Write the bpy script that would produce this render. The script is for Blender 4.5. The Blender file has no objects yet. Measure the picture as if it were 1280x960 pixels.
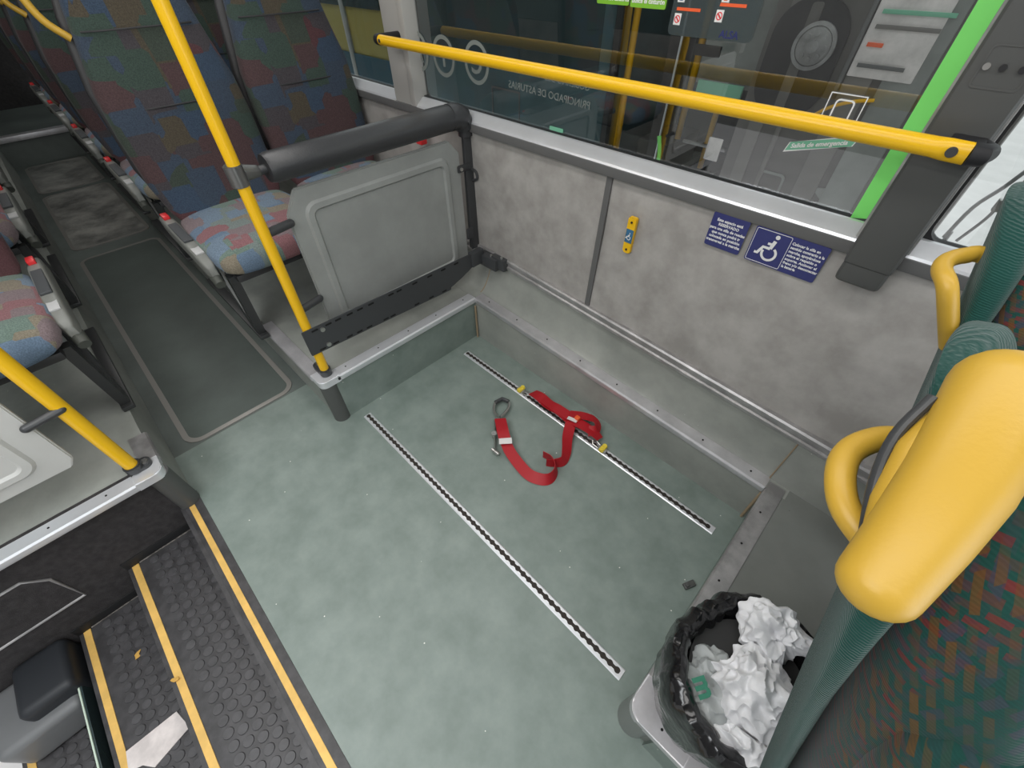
import bpy, bmesh, math, random
from mathutils import Vector, Matrix

random.seed(7)
scene = bpy.context.scene
COL = scene.collection

# ------------------------------------------------------------------ camera
F_PX = 520.85
PITCH, ROLL, YAW = .8175, -.0097, -.7804
CAM = Vector((0, 0, 1.464))
def cam_axes():
    h = Vector((math.sin(YAW), math.cos(YAW), 0)); z = Vector((0, 0, 1))
    f = h*math.cos(PITCH) - z*math.sin(PITCH)
    u = h*math.sin(PITCH) + z*math.cos(PITCH)
    r = f.cross(u)
    return (r*math.cos(ROLL) + u*math.sin(ROLL), -r*math.sin(ROLL) + u*math.cos(ROLL), f)
R_, U_, F_ = cam_axes()
cd = bpy.data.cameras.new('camera'); cam = bpy.data.objects.new('camera', cd); COL.objects.link(cam)
cd.sensor_fit = 'HORIZONTAL'; cd.sensor_width = 36; cd.lens = F_PX/1280*36
cd.clip_start = .02; cd.clip_end = 200
m = Matrix.Identity(4)
for i in range(3):
    m[i][0] = R_[i]; m[i][1] = U_[i]; m[i][2] = -F_[i]; m[i][3] = CAM[i]
cam.matrix_world = m
scene.camera = cam

# ------------------------------------------------------------------ light and exposure
scene.view_settings.view_transform = 'Standard'
scene.view_settings.look = 'None'
scene.view_settings.gamma = 1
scene.view_settings.exposure = 0.0
w = bpy.data.worlds.new('overcast_sky'); scene.world = w; w.use_nodes = True
bg = w.node_tree.nodes['Background']
bg.inputs[0].default_value = (.93, .97, 1, 1); bg.inputs[1].default_value = 1.5
def area(name, loc, sx, sy, power, rot=(0, 0, 0), col=(1, .98, .95)):
    l = bpy.data.lights.new(name, 'AREA'); l.shape = 'RECTANGLE'; l.size = sx; l.size_y = sy
    l.energy = power; l.color = col
    o = bpy.data.objects.new(name, l); COL.objects.link(o); o.location = loc; o.rotation_euler = rot
    return o
area('ceiling_fill', (-.75, -.45, 2.16), 3.3, .30, 19)      # unseen fill lights added under the ceiling to brighten the cabin
area('ceiling_fill', (-.75, .55, 2.16), 3.3, .30, 16)
area('steps_fill', (-.6, -1.10, 2.05), 1.3, .35, 15, (math.radians(25), 0, 0), (.95, .98, 1))  # unseen fill added above the door steps
area('ceiling_fill', (-4.2, 0, 2.16), 2.6, .30, 9)  # unseen fill added to lift the dark rear aisle
area('windscreen_light', (2.35, 0, 1.3), 2.0, 1.3, 15, (0, math.radians(90), 0), (.95, .98, 1))

# ------------------------------------------------------------------ materials
def mat(name, col, rough=.5, metal=0, noise=None, bump=None, spec=.5, sheen=0):
    """noise = (scale, amount) mottling; bump = (scale, strength)"""
    m = bpy.data.materials.new(name); m.use_nodes = True
    nt = m.node_tree; b = nt.nodes['Principled BSDF']
    b.inputs['Base Color'].default_value = (*col, 1); b.inputs['Roughness'].default_value = rough
    b.inputs['Metallic'].default_value = metal; b.inputs['Specular IOR Level'].default_value = spec
    if sheen: b.inputs['Sheen Weight'].default_value = sheen
    tc = nt.nodes.new('ShaderNodeTexCoord')
    if noise:
        sc, amt = noise[:2]
        n = nt.nodes.new('ShaderNodeTexNoise'); n.inputs['Scale'].default_value = sc
        n.inputs['Detail'].default_value = 8; n.inputs['Roughness'].default_value = .62
        nt.links.new(tc.outputs['Object'], n.inputs['Vector'])
        cr = nt.nodes.new('ShaderNodeValToRGB')
        c2 = noise[2] if len(noise) > 2 else col
        cr.color_ramp.elements[0].position = .36; cr.color_ramp.elements[1].position = .66
        cr.color_ramp.elements[0].color = (*[max(0, c*(1-amt)) for c in col], 1)
        cr.color_ramp.elements[1].color = (*[min(1, c*(1+amt)) for c in c2], 1)
        nt.links.new(n.outputs['Fac'], cr.inputs['Fac']); nt.links.new(cr.outputs['Color'], b.inputs['Base Color'])
    if bump:
        n2 = nt.nodes.new('ShaderNodeTexNoise'); n2.inputs['Scale'].default_value = bump[0]; n2.inputs['Detail'].default_value = 3
        nt.links.new(tc.outputs['Object'], n2.inputs['Vector'])
        bp = nt.nodes.new('ShaderNodeBump'); bp.inputs['Strength'].default_value = bump[1]; bp.inputs['Distance'].default_value = .01
        nt.links.new(n2.outputs['Fac'], bp.inputs['Height']); nt.links.new(bp.outputs['Normal'], b.inputs['Normal'])
    return m

def spotted(m, scale=90, thr=.07, col=(.8, .8, .76)):
    """sparse little specks of dirt and grit on a floor"""
    nt = m.node_tree; b = nt.nodes['Principled BSDF']
    src = b.inputs['Base Color'].links[0].from_socket
    tc = nt.nodes.new('ShaderNodeTexCoord'); v = nt.nodes.new('ShaderNodeTexVoronoi'); v.inputs['Scale'].default_value = scale/6
    nt.links.new(tc.outputs['Object'], v.inputs['Vector'])
    lt = nt.nodes.new('ShaderNodeMath'); lt.operation = 'LESS_THAN'; lt.inputs[1].default_value = thr/2.2
    nt.links.new(v.outputs['Distance'], lt.inputs[0])
    mx = nt.nodes.new('ShaderNodeMixRGB'); mx.inputs['Color2'].default_value = (*col, 1)
    nt.links.new(lt.outputs[0], mx.inputs['Fac']); nt.links.new(src, mx.inputs['Color1'])
    nt.links.new(mx.outputs[0], b.inputs['Base Color'])
    return m

def patchwork(name, cols, scale, dark=1.0, stretch=(1, 1, 1)):
    m = bpy.data.materials.new(name); m.use_nodes = True; nt = m.node_tree; b = nt.nodes['Principled BSDF']
    b.inputs['Roughness'].default_value = .9; b.inputs['Specular IOR Level'].default_value = .15
    b.inputs['Sheen Weight'].default_value = .08
    tc = nt.nodes.new('ShaderNodeTexCoord'); mp = nt.nodes.new('ShaderNodeMapping')
    mp.inputs['Rotation'].default_value = (0, 0, 0); mp.inputs['Scale'].default_value = stretch
    nt.links.new(tc.outputs['Object'], mp.inputs['Vector'])
    v = nt.nodes.new('ShaderNodeTexVoronoi'); v.distance = 'CHEBYCHEV'; v.inputs['Scale'].default_value = scale
    v.inputs['Randomness'].default_value = .62
    nt.links.new(mp.outputs['Vector'], v.inputs['Vector'])
    sep = nt.nodes.new('ShaderNodeSeparateColor'); nt.links.new(v.outputs['Color'], sep.inputs[0])
    cr = nt.nodes.new('ShaderNodeValToRGB'); cr.color_ramp.interpolation = 'CONSTANT'
    els = cr.color_ramp.elements
    while len(els) < len(cols): els.new(.5)
    for i, c in enumerate(cols):
        els[i].position = i/len(cols); els[i].color = (*[x*dark for x in c], 1)
    nt.links.new(sep.outputs[0], cr.inputs['Fac'])
    n = nt.nodes.new('ShaderNodeTexNoise'); n.inputs['Scale'].default_value = 260; n.inputs['Detail'].default_value = 2
    nt.links.new(tc.outputs['Object'], n.inputs['Vector'])
    mx = nt.nodes.new('ShaderNodeMixRGB'); mx.blend_type = 'OVERLAY'; mx.inputs['Fac'].default_value = .55
    nt.links.new(cr.outputs['Color'], mx.inputs['Color1']); nt.links.new(n.outputs['Fac'], mx.inputs['Color2'])
    nt.links.new(mx.outputs[0], b.inputs['Base Color'])
    wv = nt.nodes.new('ShaderNodeTexNoise'); wv.inputs['Scale'].default_value = 330; wv.inputs['Detail'].default_value = 1
    nt.links.new(tc.outputs['Object'], wv.inputs['Vector'])
    bp = nt.nodes.new('ShaderNodeBump'); bp.inputs['Strength'].default_value = .35; bp.inputs['Distance'].default_value = .004
    nt.links.new(wv.outputs['Fac'], bp.inputs['Height']); nt.links.new(bp.outputs['Normal'], b.inputs['Normal'])
    return m

def veil(name, col, a):
    m = mat(name, col, .4); m.node_tree.nodes['Principled BSDF'].inputs['Alpha'].default_value = a; return m
def glass(name, tint, gloss=.5, ior=1.5):
    m = bpy.data.materials.new(name); m.use_nodes = True; nt = m.node_tree
    for n in list(nt.nodes):
        if n.type != 'OUTPUT_MATERIAL': nt.nodes.remove(n)
    out = [n for n in nt.nodes if n.type == 'OUTPUT_MATERIAL'][0]
    t = nt.nodes.new('ShaderNodeBsdfTransparent'); t.inputs[0].default_value = (*tint, 1)
    g = nt.nodes.new('ShaderNodeBsdfGlossy'); g.inputs['Roughness'].default_value = .015
    f = nt.nodes.new('ShaderNodeFresnel'); f.inputs['IOR'].default_value = ior
    ml = nt.nodes.new('ShaderNodeMath'); ml.operation = 'MULTIPLY'; ml.inputs[1].default_value = gloss; ml.use_clamp = True
    mx = nt.nodes.new('ShaderNodeMixShader')
    nt.links.new(f.outputs[0], ml.inputs[0]); nt.links.new(ml.outputs[0], mx.inputs[0])
    nt.links.new(t.outputs[0], mx.inputs[1]); nt.links.new(g.outputs[0], mx.inputs[2]); nt.links.new(mx.outputs[0], out.inputs[0])
    return m

M = {}
M['floor'] = spotted(mat('green_vinyl', (.200, .25, .225), .42, noise=(7.5, .10, (.225, .27, .248)), bump=(60, .04)))
M['aisle'] = mat('shaded_aisle_vinyl', (.12, .14, .13), .45, noise=(3, .2))  # same vinyl as the floor, darkened to paint in the aisle's shade
M['hatch'] = mat('hatch_vinyl', (.17, .175, .165), .34, noise=(4, .4, (.27, .27, .25)))
M['hatch_g'] = mat('green_hatch_vinyl', (.085, .105, .095), .45, noise=(3, .15))
M['plat'] = spotted(mat('grey_green_vinyl', (.305, .322, .297), .42, noise=(4, .14, (.33, .34, .315)), bump=(60, .04)), thr=.04)
M['plat2'] = spotted(mat('grey_vinyl', (.20, .21, .195), .45, noise=(2.6, .15), bump=(60, .04)), thr=.04, col=(.03, .03, .03))
M['caulk'] = mat('old_caulk', (.33, .25, .16), .8)
M['alu'] = mat('aluminium', (.62, .61, .63), .38, .55, noise=(9, .14))
M['alu_b'] = mat('bright_aluminium', (.78, .79, .82), .3, .5, noise=(4, .06))
M['alu_d'] = mat('worn_aluminium', (.42, .41, .41), .42, .6, noise=(12, .25))
M['alu_f'] = mat('hatch_frame_metal', (.30, .29, .27), .35, .4)
M['steel'] = mat('steel', (.55, .54, .52), .28, .9)
M['chrome'] = mat('polished_metal', (.7, .7, .7), .15, 1)
M['wall'] = mat('mottled_panel', (.345, .328, .31), .5, noise=(9, .14, (.37, .355, .34)))
M['trim'] = mat('dark_grey_trim', (.12, .12, .12), .42)
M['pillar'] = mat('pillar_plastic', (.075, .077, .075), .4)
M['postgrey'] = mat('light_window_post', (.40, .39, .37), .45)
M['gasket'] = mat('black_rubber', (.012, .012, .013), .6)
M['bar'] = mat('padded_black', (.036, .037, .040), .35, bump=(160, .08))
M['tube'] = mat('charcoal_tube', (.045, .047, .05), .35)
M['plate'] = mat('charcoal_plate', (.05, .053, .057), .45)
M['hole_b'] = mat('grimy_slot', (.03, .024, .02), .8)
M['steel_d'] = mat('dull_clamp_metal', (.20, .20, .195), .3, .7)
M['green_ink'] = mat('green_ink', (.01, .17, .10), .5)
M['hole'] = mat('black_slot', (.004, .004, .004), .9)
M['panel'] = mat('grey_moulded_panel', (.30, .312, .302), .45, noise=(3.5, .12))
M['panel_l'] = mat('pale_moulded_panel', (.50, .50, .48), .45, noise=(3.5, .06))
M['yellow'] = mat('yellow_paint', (.86, .50, .008), .3)
M['yellow_l'] = mat('yellow_plastic', (.56, .34, .038), .40, bump=(220, .03))
M['yellow_o'] = mat('ochre_yellow_rail', (.80, .42, .012), .32)
M['stripe'] = mat('worn_yellow_strip', (.82, .51, .14), .55, noise=(12, .12))
M['rubber'] = mat('black_rubber_tread', (.062, .060, .063), .48, noise=(20, .3))
M['stud'] = mat('rubber_stud', (.07, .068, .072), .42, noise=(30, .2))
M['dust'] = mat('dusty_edge', (.20, .185, .17), .8, noise=(60, .5))
M['carpet'] = mat('black_side_covering', (.034, .031, .032), .85, noise=(40, .3), bump=(400, .3))
M['post'] = mat('grey_corner_post', (.085, .088, .085), .45)
M['post_l'] = mat('light_corner_post', (.20, .215, .205), .45)
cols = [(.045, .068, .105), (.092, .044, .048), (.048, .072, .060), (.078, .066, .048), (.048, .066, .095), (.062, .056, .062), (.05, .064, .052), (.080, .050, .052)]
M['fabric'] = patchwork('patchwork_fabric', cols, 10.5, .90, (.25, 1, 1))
M['cushion'] = patchwork('pale_patchwork_fabric', [(.17, .23, .30), (.26, .13, .14), (.16, .22, .19), (.24, .21, .16), (.14, .20, .28), (.22, .17, .18), (.19, .23, .22)], 13, .92, (1, 1, .3))  # lighter tones of the patchwork for the cushions
M['seat_shell'] = mat('seat_shell', (.03, .03, .032), .5)
M['arm'] = mat('armrest_plastic', (.20, .205, .19), .42)
M['arm_pad'] = mat('armrest_pad', (.055, .06, .065), .6)
M['arm_end'] = mat('armrest_cap', (.07, .075, .065), .5)
M['label'] = mat('pale_label', (.5, .5, .5), .5)
M['red'] = mat('red_buckle', (.72, .03, .035), .35)
M['leg'] = mat('seat_leg', (.035, .036, .037), .4)
M['strap'] = mat('red_webbing', (.42, .006, .014), .5, bump=(500, .2))
M['tag'] = mat('white_tag', (.75, .73, .72), .6)
M['fit_y'] = mat('yellow_fitting', (.80, .62, .06), .45)
M['orange'] = mat('orange_tab', (.85, .12, .03), .5)
M['navy'] = mat('navy_sign', (.028, .033, .155), .35)
M['white'] = mat('white_print', (.80, .80, .80), .5)
M['blue'] = mat('blue_sticker', (.04, .15, .28), .4)
M['green'] = mat('lime_strip', (.22, .80, .17), .5)
M['green2'] = mat('green_sticker', (.20, .48, .03), .5)
M['green3'] = mat('emergency_green', (.18, .48, .32), .5)
M['black'] = mat('matt_black', (.01, .01, .012), .6)
M['bag'] = mat('black_bin_liner', (.009, .009, .010), .16, bump=(16, .8))
M['bin'] = mat('bin_plastic', (.03, .03, .03), .5)
M['white_bag'] = mat('white_plastic_bag', (.78, .78, .80), .35, bump=(40, .35))
M['ivory_bag'] = mat('thin_grey_bag', (.38, .40, .40), .35, bump=(14, .7))
M['box'] = mat('door_box_plastic', (.17, .175, .18), .4, noise=(3, .1))
M['pale_patch'] = mat('pale_pinkish', (.72, .66, .64), .6, noise=(16, .15))
M['leaf'] = mat('dry_leaf', (.62, .36, .08), .7)
M['frost'] = veil('translucent_print', (.30, .33, .31), .55)
M['ceil'] = mat('ceiling_panel', (.45, .45, .44), .6)
M['asphalt'] = mat('pale_concrete_ground', (.80, .775, .765), .8, noise=(2.5, .06))
M['teal'] = mat('dark_teal_coachwork', (.06, .105, .115), .35, noise=(1.5, .3))
M['busglass'] = mat('dark_bus_glass', (.035, .055, .058), .22)
M['busgrey'] = mat('grey_coachwork', (.115, .107, .10), .4, noise=(2, .15))
M['busgrey2'] = mat('light_grey_streak', (.17, .158, .147), .4, noise=(2, .15))
M['buspale'] = mat('pale_reflection_and_outline', (.24, .25, .235), .35, noise=(3, .25))
M['busyellow'] = mat('bus_yellow', (.33, .28, .08), .4)
M['glass'] = glass('window_glass', (.66, .70, .68), 1.0, 2.35)
M['glass_d'] = glass('tinted_glass', (.22, .26, .25), 1.0, 1.5)

# near seat fabric: ribbed green with red blocks
def green_fabric(name, red=True):
    m = bpy.data.materials.new(name); m.use_nodes = True; nt = m.node_tree; b = nt.nodes['Principled BSDF']
    b.inputs['Roughness'].default_value = .9; b.inputs['Specular IOR Level'].default_value = .1; b.inputs['Sheen Weight'].default_value = .2
    tc = nt.nodes.new('ShaderNodeTexCoord')
    n = nt.nodes.new('ShaderNodeTexNoise'); n.inputs['Scale'].default_value = 12
    nt.links.new(tc.outputs['Object'], n.inputs['Vector'])
    col = (.010, .055, .046)
    base = nt.nodes.new('ShaderNodeMixRGB'); base.inputs['Color1'].default_value = (*[c*.75 for c in col], 1)
    base.inputs['Color2'].default_value = (*[c*1.25 for c in col], 1); nt.links.new(n.outputs['Fac'], base.inputs['Fac'])
    last = base.outputs[0]
    if red:
        def blocks(scale, colr, lo, hi, zlo, zhi, rot):
            mp = nt.nodes.new('ShaderNodeMapping'); mp.inputs['Rotation'].default_value = rot
            nt.links.new(tc.outputs['Object'], mp.inputs['Vector'])
            br = nt.nodes.new('ShaderNodeTexBrick'); br.inputs['Scale'].default_value = scale
            br.inputs['Color1'].default_value = (1, 1, 1, 1); br.inputs['Color2'].default_value = (0, 0, 0, 1)
            br.inputs['Mortar'].default_value = (0, 0, 0, 1); br.inputs['Mortar Size'].default_value = .06; br.inputs['Bias'].default_value = -.1
            nt.links.new(mp.outputs['Vector'], br.inputs['Vector'])
            big = nt.nodes.new('ShaderNodeTexNoise'); big.inputs['Scale'].default_value = 7; big.inputs['Detail'].default_value = 0
            nt.links.new(mp.outputs['Vector'], big.inputs['Vector'])
            r = nt.nodes.new('ShaderNodeMapRange'); r.inputs['From Min'].default_value = lo; r.inputs['From Max'].default_value = hi
            nt.links.new(big.outputs['Fac'], r.inputs['Value'])
            mu = nt.nodes.new('ShaderNodeMath'); mu.operation = 'MULTIPLY'
            nt.links.new(r.outputs[0], mu.inputs[0]); nt.links.new(br.outputs['Color'], mu.inputs[1])
            mu2 = nt.nodes.new('ShaderNodeMath'); mu2.operation = 'MULTIPLY'; mu2.inputs[1].default_value = .75
            nt.links.new(mu.outputs[0], mu2.inputs[0])
            return mu2.outputs[0], colr
        for f, c in (blocks(34, (.15, .016, .018), .50, .55, 0, 0, (1.57, 0, .2)), blocks(28, (.040, .042, .065), .53, .58, 0, 0, (1.57, .5, 1.2)),
                     blocks(30, (.11, .052, .012), .56, .60, 0, 0, (1.3, .1, 2.2))):
            mx = nt.nodes.new('ShaderNodeMixRGB'); mx.inputs['Color2'].default_value = (*c, 1)
            nt.links.new(f, mx.inputs['Fac']); nt.links.new(last, mx.inputs['Color1']); last = mx.outputs[0]
    nt.links.new(last, b.inputs['Base Color'])
    wv = nt.nodes.new('ShaderNodeTexWave'); wv.inputs['Scale'].default_value = 150; wv.inputs['Distortion'].default_value = 2.5
    wv.bands_direction = 'Z'; wv.inputs['Detail'].default_value = 1
    nt.links.new(tc.outputs['Object'], wv.inputs['Vector'])
    bp = nt.nodes.new('ShaderNodeBump'); bp.inputs['Strength'].default_value = .45; bp.inputs['Distance'].default_value = .002
    nt.links.new(wv.outputs['Fac'], bp.inputs['Height']); nt.links.new(bp.outputs['Normal'], b.inputs['Normal'])
    return m
M['gfab'] = green_fabric('green_ribbed_fabric', False)
M['gpat'] = green_fabric('green_patterned_fabric', True)
for n_ in M['gpat'].node_tree.nodes:
    if n_.type == 'BUMP': n_.inputs['Strength'].default_value = .2

# ------------------------------------------------------------------ mesh helpers
def BM(): return bmesh.new()
def merge(bm, other):
    me = bpy.data.meshes.new('tmp'); other.to_mesh(me); other.free(); bm.from_mesh(me); bpy.data.meshes.remove(me)
def box(bm, x0, x1, y0, y1, z0, z1, bev=0, seg=2, T=None):
    b = bmesh.new(); bmesh.ops.create_cube(b, size=1)
    for v in b.verts:
        v.co = Vector(((x0+x1)/2+v.co.x*(x1-x0), (y0+y1)/2+v.co.y*(y1-y0), (z0+z1)/2+v.co.z*(z1-z0)))
    if bev: bmesh.ops.bevel(b, geom=b.edges[:], offset=bev, segments=seg, affect='EDGES', profile=.6)
    if T is not None: b.transform(T)
    merge(bm, b); return bm
def frames(pts):
    out = []; n = len(pts); up = None
    for i in range(n):
        t = (pts[min(i+1, n-1)] - pts[max(i-1, 0)]).normalized()
        if up is None:
            up = Vector((0, 0, 1)) if abs(t.z) < .9 else Vector((1, 0, 0))
        a = (up - t*up.dot(t)).normalized(); up = a
        out.append((t, a, t.cross(a)))
    return out
def tube(bm, pts, r, n=16, r2=None, caps=True, close=False):
    """round (or oval: r along 'up', r2 sideways) tube; r may be a list"""
    pts = [Vector(p) for p in pts]; fr = frames(pts); rings = []
    for i, (p, (t, a, b)) in enumerate(zip(pts, fr)):
        ra = r[i] if isinstance(r, (list, tuple)) else r
        rb = ra if r2 is None else (r2[i] if isinstance(r2, (list, tuple)) else r2)
        rings.append([bm.verts.new(p + a*(ra*math.cos(2*math.pi*k/n)) + b*(rb*math.sin(2*math.pi*k/n))) for k in range(n)])
    m_ = len(rings)
    for i in range(m_ if close else m_-1):
        A, B = rings[i], rings[(i+1) % m_]
        for k in range(n): bm.faces.new((A[k], A[(k+1) % n], B[(k+1) % n], B[k]))
    if caps and not close: bm.faces.new(rings[0][::-1]); bm.faces.new(rings[-1])
    return bm
def capsule(bm, pts, r, n=20, r2=None):
    """tube with rounded ends"""
    pts = [Vector(p) for p in pts]; d0 = (pts[0]-pts[1]).normalized(); d1 = (pts[-1]-pts[-2]).normalized()
    P, A, B = [], [], []
    rr = r if isinstance(r, list) else [r]*len(pts); sb = r2 if isinstance(r2, list) else [r2 if r2 else x for x in rr] if not isinstance(r2, list) else r2
    K = 6
    for k in range(K):
        an = math.pi/2*(1-k/K); P.append(pts[0]+d0*(rr[0]*math.sin(an))); s = max(.02, math.cos(an)); A.append(rr[0]*s); B.append(sb[0]*s)
    P += pts; A += rr; B += sb
    for k in range(1, K+1):
        an = math.pi/2*k/K; P.append(pts[-1]+d1*(rr[-1]*math.sin(an))); s = max(.02, math.cos(an)); A.append(rr[-1]*s); B.append(sb[-1]*s)
    return tube(bm, P, A, n, B)
def smooth_path(pts, k=8):
    pts = [Vector(p) for p in pts]; out = []
    P = [pts[0]*2-pts[1]] + pts + [pts[-1]*2-pts[-2]]
    for i in range(1, len(P)-2):
        for j in range(k):
            t = j/k; a, b, c, d = P[i-1], P[i], P[i+1], P[i+2]
            out.append(.5*((2*b)+(c-a)*t+(2*a-5*b+4*c-d)*t*t+(3*b-a-3*c+d)*t**3))
    out.append(pts[-1]); return out
def cyl(bm, c, r, h, n=24, axis='Z', bev=0):
    b = bmesh.new(); bmesh.ops.create_cone(b, cap_ends=True, segments=n, radius1=r, radius2=r, depth=h)
    if bev: bmesh.ops.bevel(b, geom=[e for e in b.edges if len(e.link_faces) == 2 and any(len(f.verts) > 4 for f in e.link_faces)], offset=bev, segments=2, affect='EDGES')
    R = {'Z': Matrix.Identity(4), 'X': Matrix.Rotation(math.pi/2, 4, 'Y'), 'Y': Matrix.Rotation(math.pi/2, 4, 'X')}[axis]
    b.transform(Matrix.Translation(c) @ R); merge(bm, b); return bm
def prism(bm, poly, origin, ax, ay, az, depth):
    """extrude polygon (u,v) laid on axes ax, ay along az by depth"""
    o, ax, ay, az = map(Vector, (origin, ax, ay, az))
    a = [bm.verts.new(o+ax*u+ay*v) for u, v in poly]; b = [bm.verts.new(o+ax*u+ay*v+az*depth) for u, v in poly]
    bm.faces.new(a[::-1]); bm.faces.new(b); n = len(poly)
    for i in range(n): bm.faces.new((a[i], a[(i+1) % n], b[(i+1) % n], b[i]))
    return bm
def rrect(x0, x1, y0, y1, r, k=6):
    out = []
    for cx, cy, a0 in ((x1-r, y1-r, 0), (x0+r, y1-r, 90), (x0+r, y0+r, 180), (x1-r, y0+r, 270)):
        for j in range(k+1):
            a = math.radians(a0+90*j/k); out.append((cx+r*math.cos(a), cy+r*math.sin(a)))
    return out
def ring_band(bm, outer, inner, origin, ax, ay, az, depth):
    o, ax, ay, az = map(Vector, (origin, ax, ay, az)); n = len(outer)
    L = lambda pts, d: [bm.verts.new(o+ax*u+ay*v+az*d) for u, v in pts]
    A, B, C, D = L(outer, 0), L(inner, 0), L(outer, depth), L(inner, depth)
    for i in range(n):
        j = (i+1) % n
        bm.faces.new((A[i], B[i], B[j], A[j])); bm.faces.new((C[i], C[j], D[j], D[i]))
        bm.faces.new((A[i], A[j], C[j], C[i])); bm.faces.new((B[i], D[i], D[j], B[j]))
    return bm
def ruled(bm, A, B, thick=None):
    """strip surface between two point lists"""
    a = [bm.verts.new(p) for p in A]; b = [bm.verts.new(p) for p in B]
    for i in range(len(a)-1): bm.faces.new((a[i], a[i+1], b[i+1], b[i]))
    return bm
def superloft(bm, secs, n=32, e=3.2):
    """secs: (centre, axisU, axisV, ru, rv) superellipse sections lofted and capped"""
    rings = []
    for c, u, v, ru, rv in secs:
        c, u, v = map(Vector, (c, u, v)); ring = []
        for k in range(n):
            t = 2*math.pi*k/n; cs, sn = math.cos(t), math.sin(t)
            ring.append(bm.verts.new(c+u*(ru*math.copysign(abs(cs)**(2/e), cs))+v*(rv*math.copysign(abs(sn)**(2/e), sn))))
        rings.append(ring)
    for A, B in zip(rings, rings[1:]):
        for k in range(n): bm.faces.new((A[k], A[(k+1) % n], B[(k+1) % n], B[k]))
    bm.faces.new(rings[0][::-1]); bm.faces.new(rings[-1]); return bm

def obj(name, bm, m, parent=None, smooth=True, ang=35, label=None):
    bmesh.ops.recalc_face_normals(bm, faces=bm.faces[:])
    me = bpy.data.meshes.new(name); bm.to_mesh(me); bm.free()
    for mm in (m if isinstance(m, (list, tuple)) else [m]): me.materials.append(mm)
    if smooth:
        me.polygons.foreach_set('use_smooth', [True]*len(me.polygons)); me.set_sharp_from_angle(angle=math.radians(ang))
    o = bpy.data.objects.new(name, me); COL.objects.link(o)
    if parent: o.parent = parent
    if label: o['label'] = label
    return o
def thing(name, label, cat, loc=(0, 0, 0), rz=0, group=None):
    o = bpy.data.objects.new(name, None); COL.objects.link(o); o.location = loc; o.rotation_euler = (0, 0, rz); o.empty_display_size = .1
    return tag(o, label, cat, group)
def tag(o, label, cat, group=None, kind=None):
    o['label'] = label; o['category'] = cat
    if group: o['group'] = group
    if kind: o['kind'] = kind
    return o
def struct(name, bm, m, parent=None, **k):
    o = obj(name, bm, m, parent, **k)
    if not parent: o['kind'] = 'structure'
    return o
def root_of(loc):   # matrix used when a part is modelled in world coordinates under a thing placed elsewhere
    return Matrix.Translation(-Vector(loc))
def wobj(name, bm, m, parent, **k):
    """part modelled in world coordinates, stored relative to its thing's empty"""
    bm.transform(root_of(parent.location)); return obj(name, bm, m, parent, **k)
def text(body, size, origin, ax, ay, m, parent, name='lettering', align='CENTER', extr=.0004, bold=0, ls=1.0, label=None, kern=1.0):
    """lettering laid out in metres on the plane of ax (reading direction) and ay (up)"""
    cu = bpy.data.curves.new(name, 'FONT'); cu.body = body; cu.size = size; cu.align_x = align; cu.align_y = 'CENTER'
    cu.extrude = extr; cu.space_line = ls; cu.offset = bold; cu.space_character = kern; cu.resolution_u = 3
    tmp = bpy.data.objects.new('tmp', cu); COL.objects.link(tmp)
    dg = bpy.context.evaluated_depsgraph_get(); me = bpy.data.meshes.new_from_object(tmp.evaluated_get(dg))
    bpy.data.objects.remove(tmp); bpy.data.curves.remove(cu)
    ax, ay = Vector(ax), Vector(ay); az = ax.normalized().cross(ay.normalized())
    T = Matrix.Identity(4)
    for i in range(3):
        T[i][0] = ax[i]; T[i][1] = ay[i]; T[i][2] = az[i]; T[i][3] = origin[i]
    me.transform(Matrix.Translation(-parent.location) @ T if parent else T)
    me.materials.clear(); me.materials.append(m); me.name = name
    o = bpy.data.objects.new(name, me); COL.objects.link(o)
    if parent: o.parent = parent
    if label: o['label'] = label
    return o
X_, Y_, Z_ = Vector((1, 0, 0)), Vector((0, 1, 0)), Vector((0, 0, 1))

# ================================================================== THE SHELL
FX = -1.345          # front edge of the rear right platform
ZP = .245            # rear platform height
ZR = .20             # front right platform height
def ledge_z(x): return ZP + (x-FX)*(ZR-ZP)/(.11-FX)
bm = BM(); box(bm, -1.68, 2.5, -.335, 1.12, -.04, 0); struct('floor', bm, M['floor'])
bm = BM(); box(bm, -6.35, -1.68, -.30, .30, -.04, 0); struct('floor', bm, M['aisle'])
# rear platforms each side of the aisle
bm = BM(); box(bm, -7.0, FX-.012, .285, 1.30, -.04, ZP-.002)
struct('floor', bm, M['plat'])
bm = BM(); box(bm, -7.0, -1.442, -1.30, -.30, -.9, ZP-.002); struct('floor', bm, M['plat'])
# raised rear end of the aisle
bm = BM(); box(bm, -7.6, -6.35, -.30, .30, -.04, .24); struct('floor', bm, M['aisle'])
bm = BM(); box(bm, -6.42, -6.33, -.295, .295, .205, .25, .006); struct('trim_1', bm, M['alu'])
# front right platform
bm = BM(); box(bm, .125, 2.5, .285, 1.30, -.04, ZR-.002); struct('floor', bm, M['plat2'])

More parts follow.
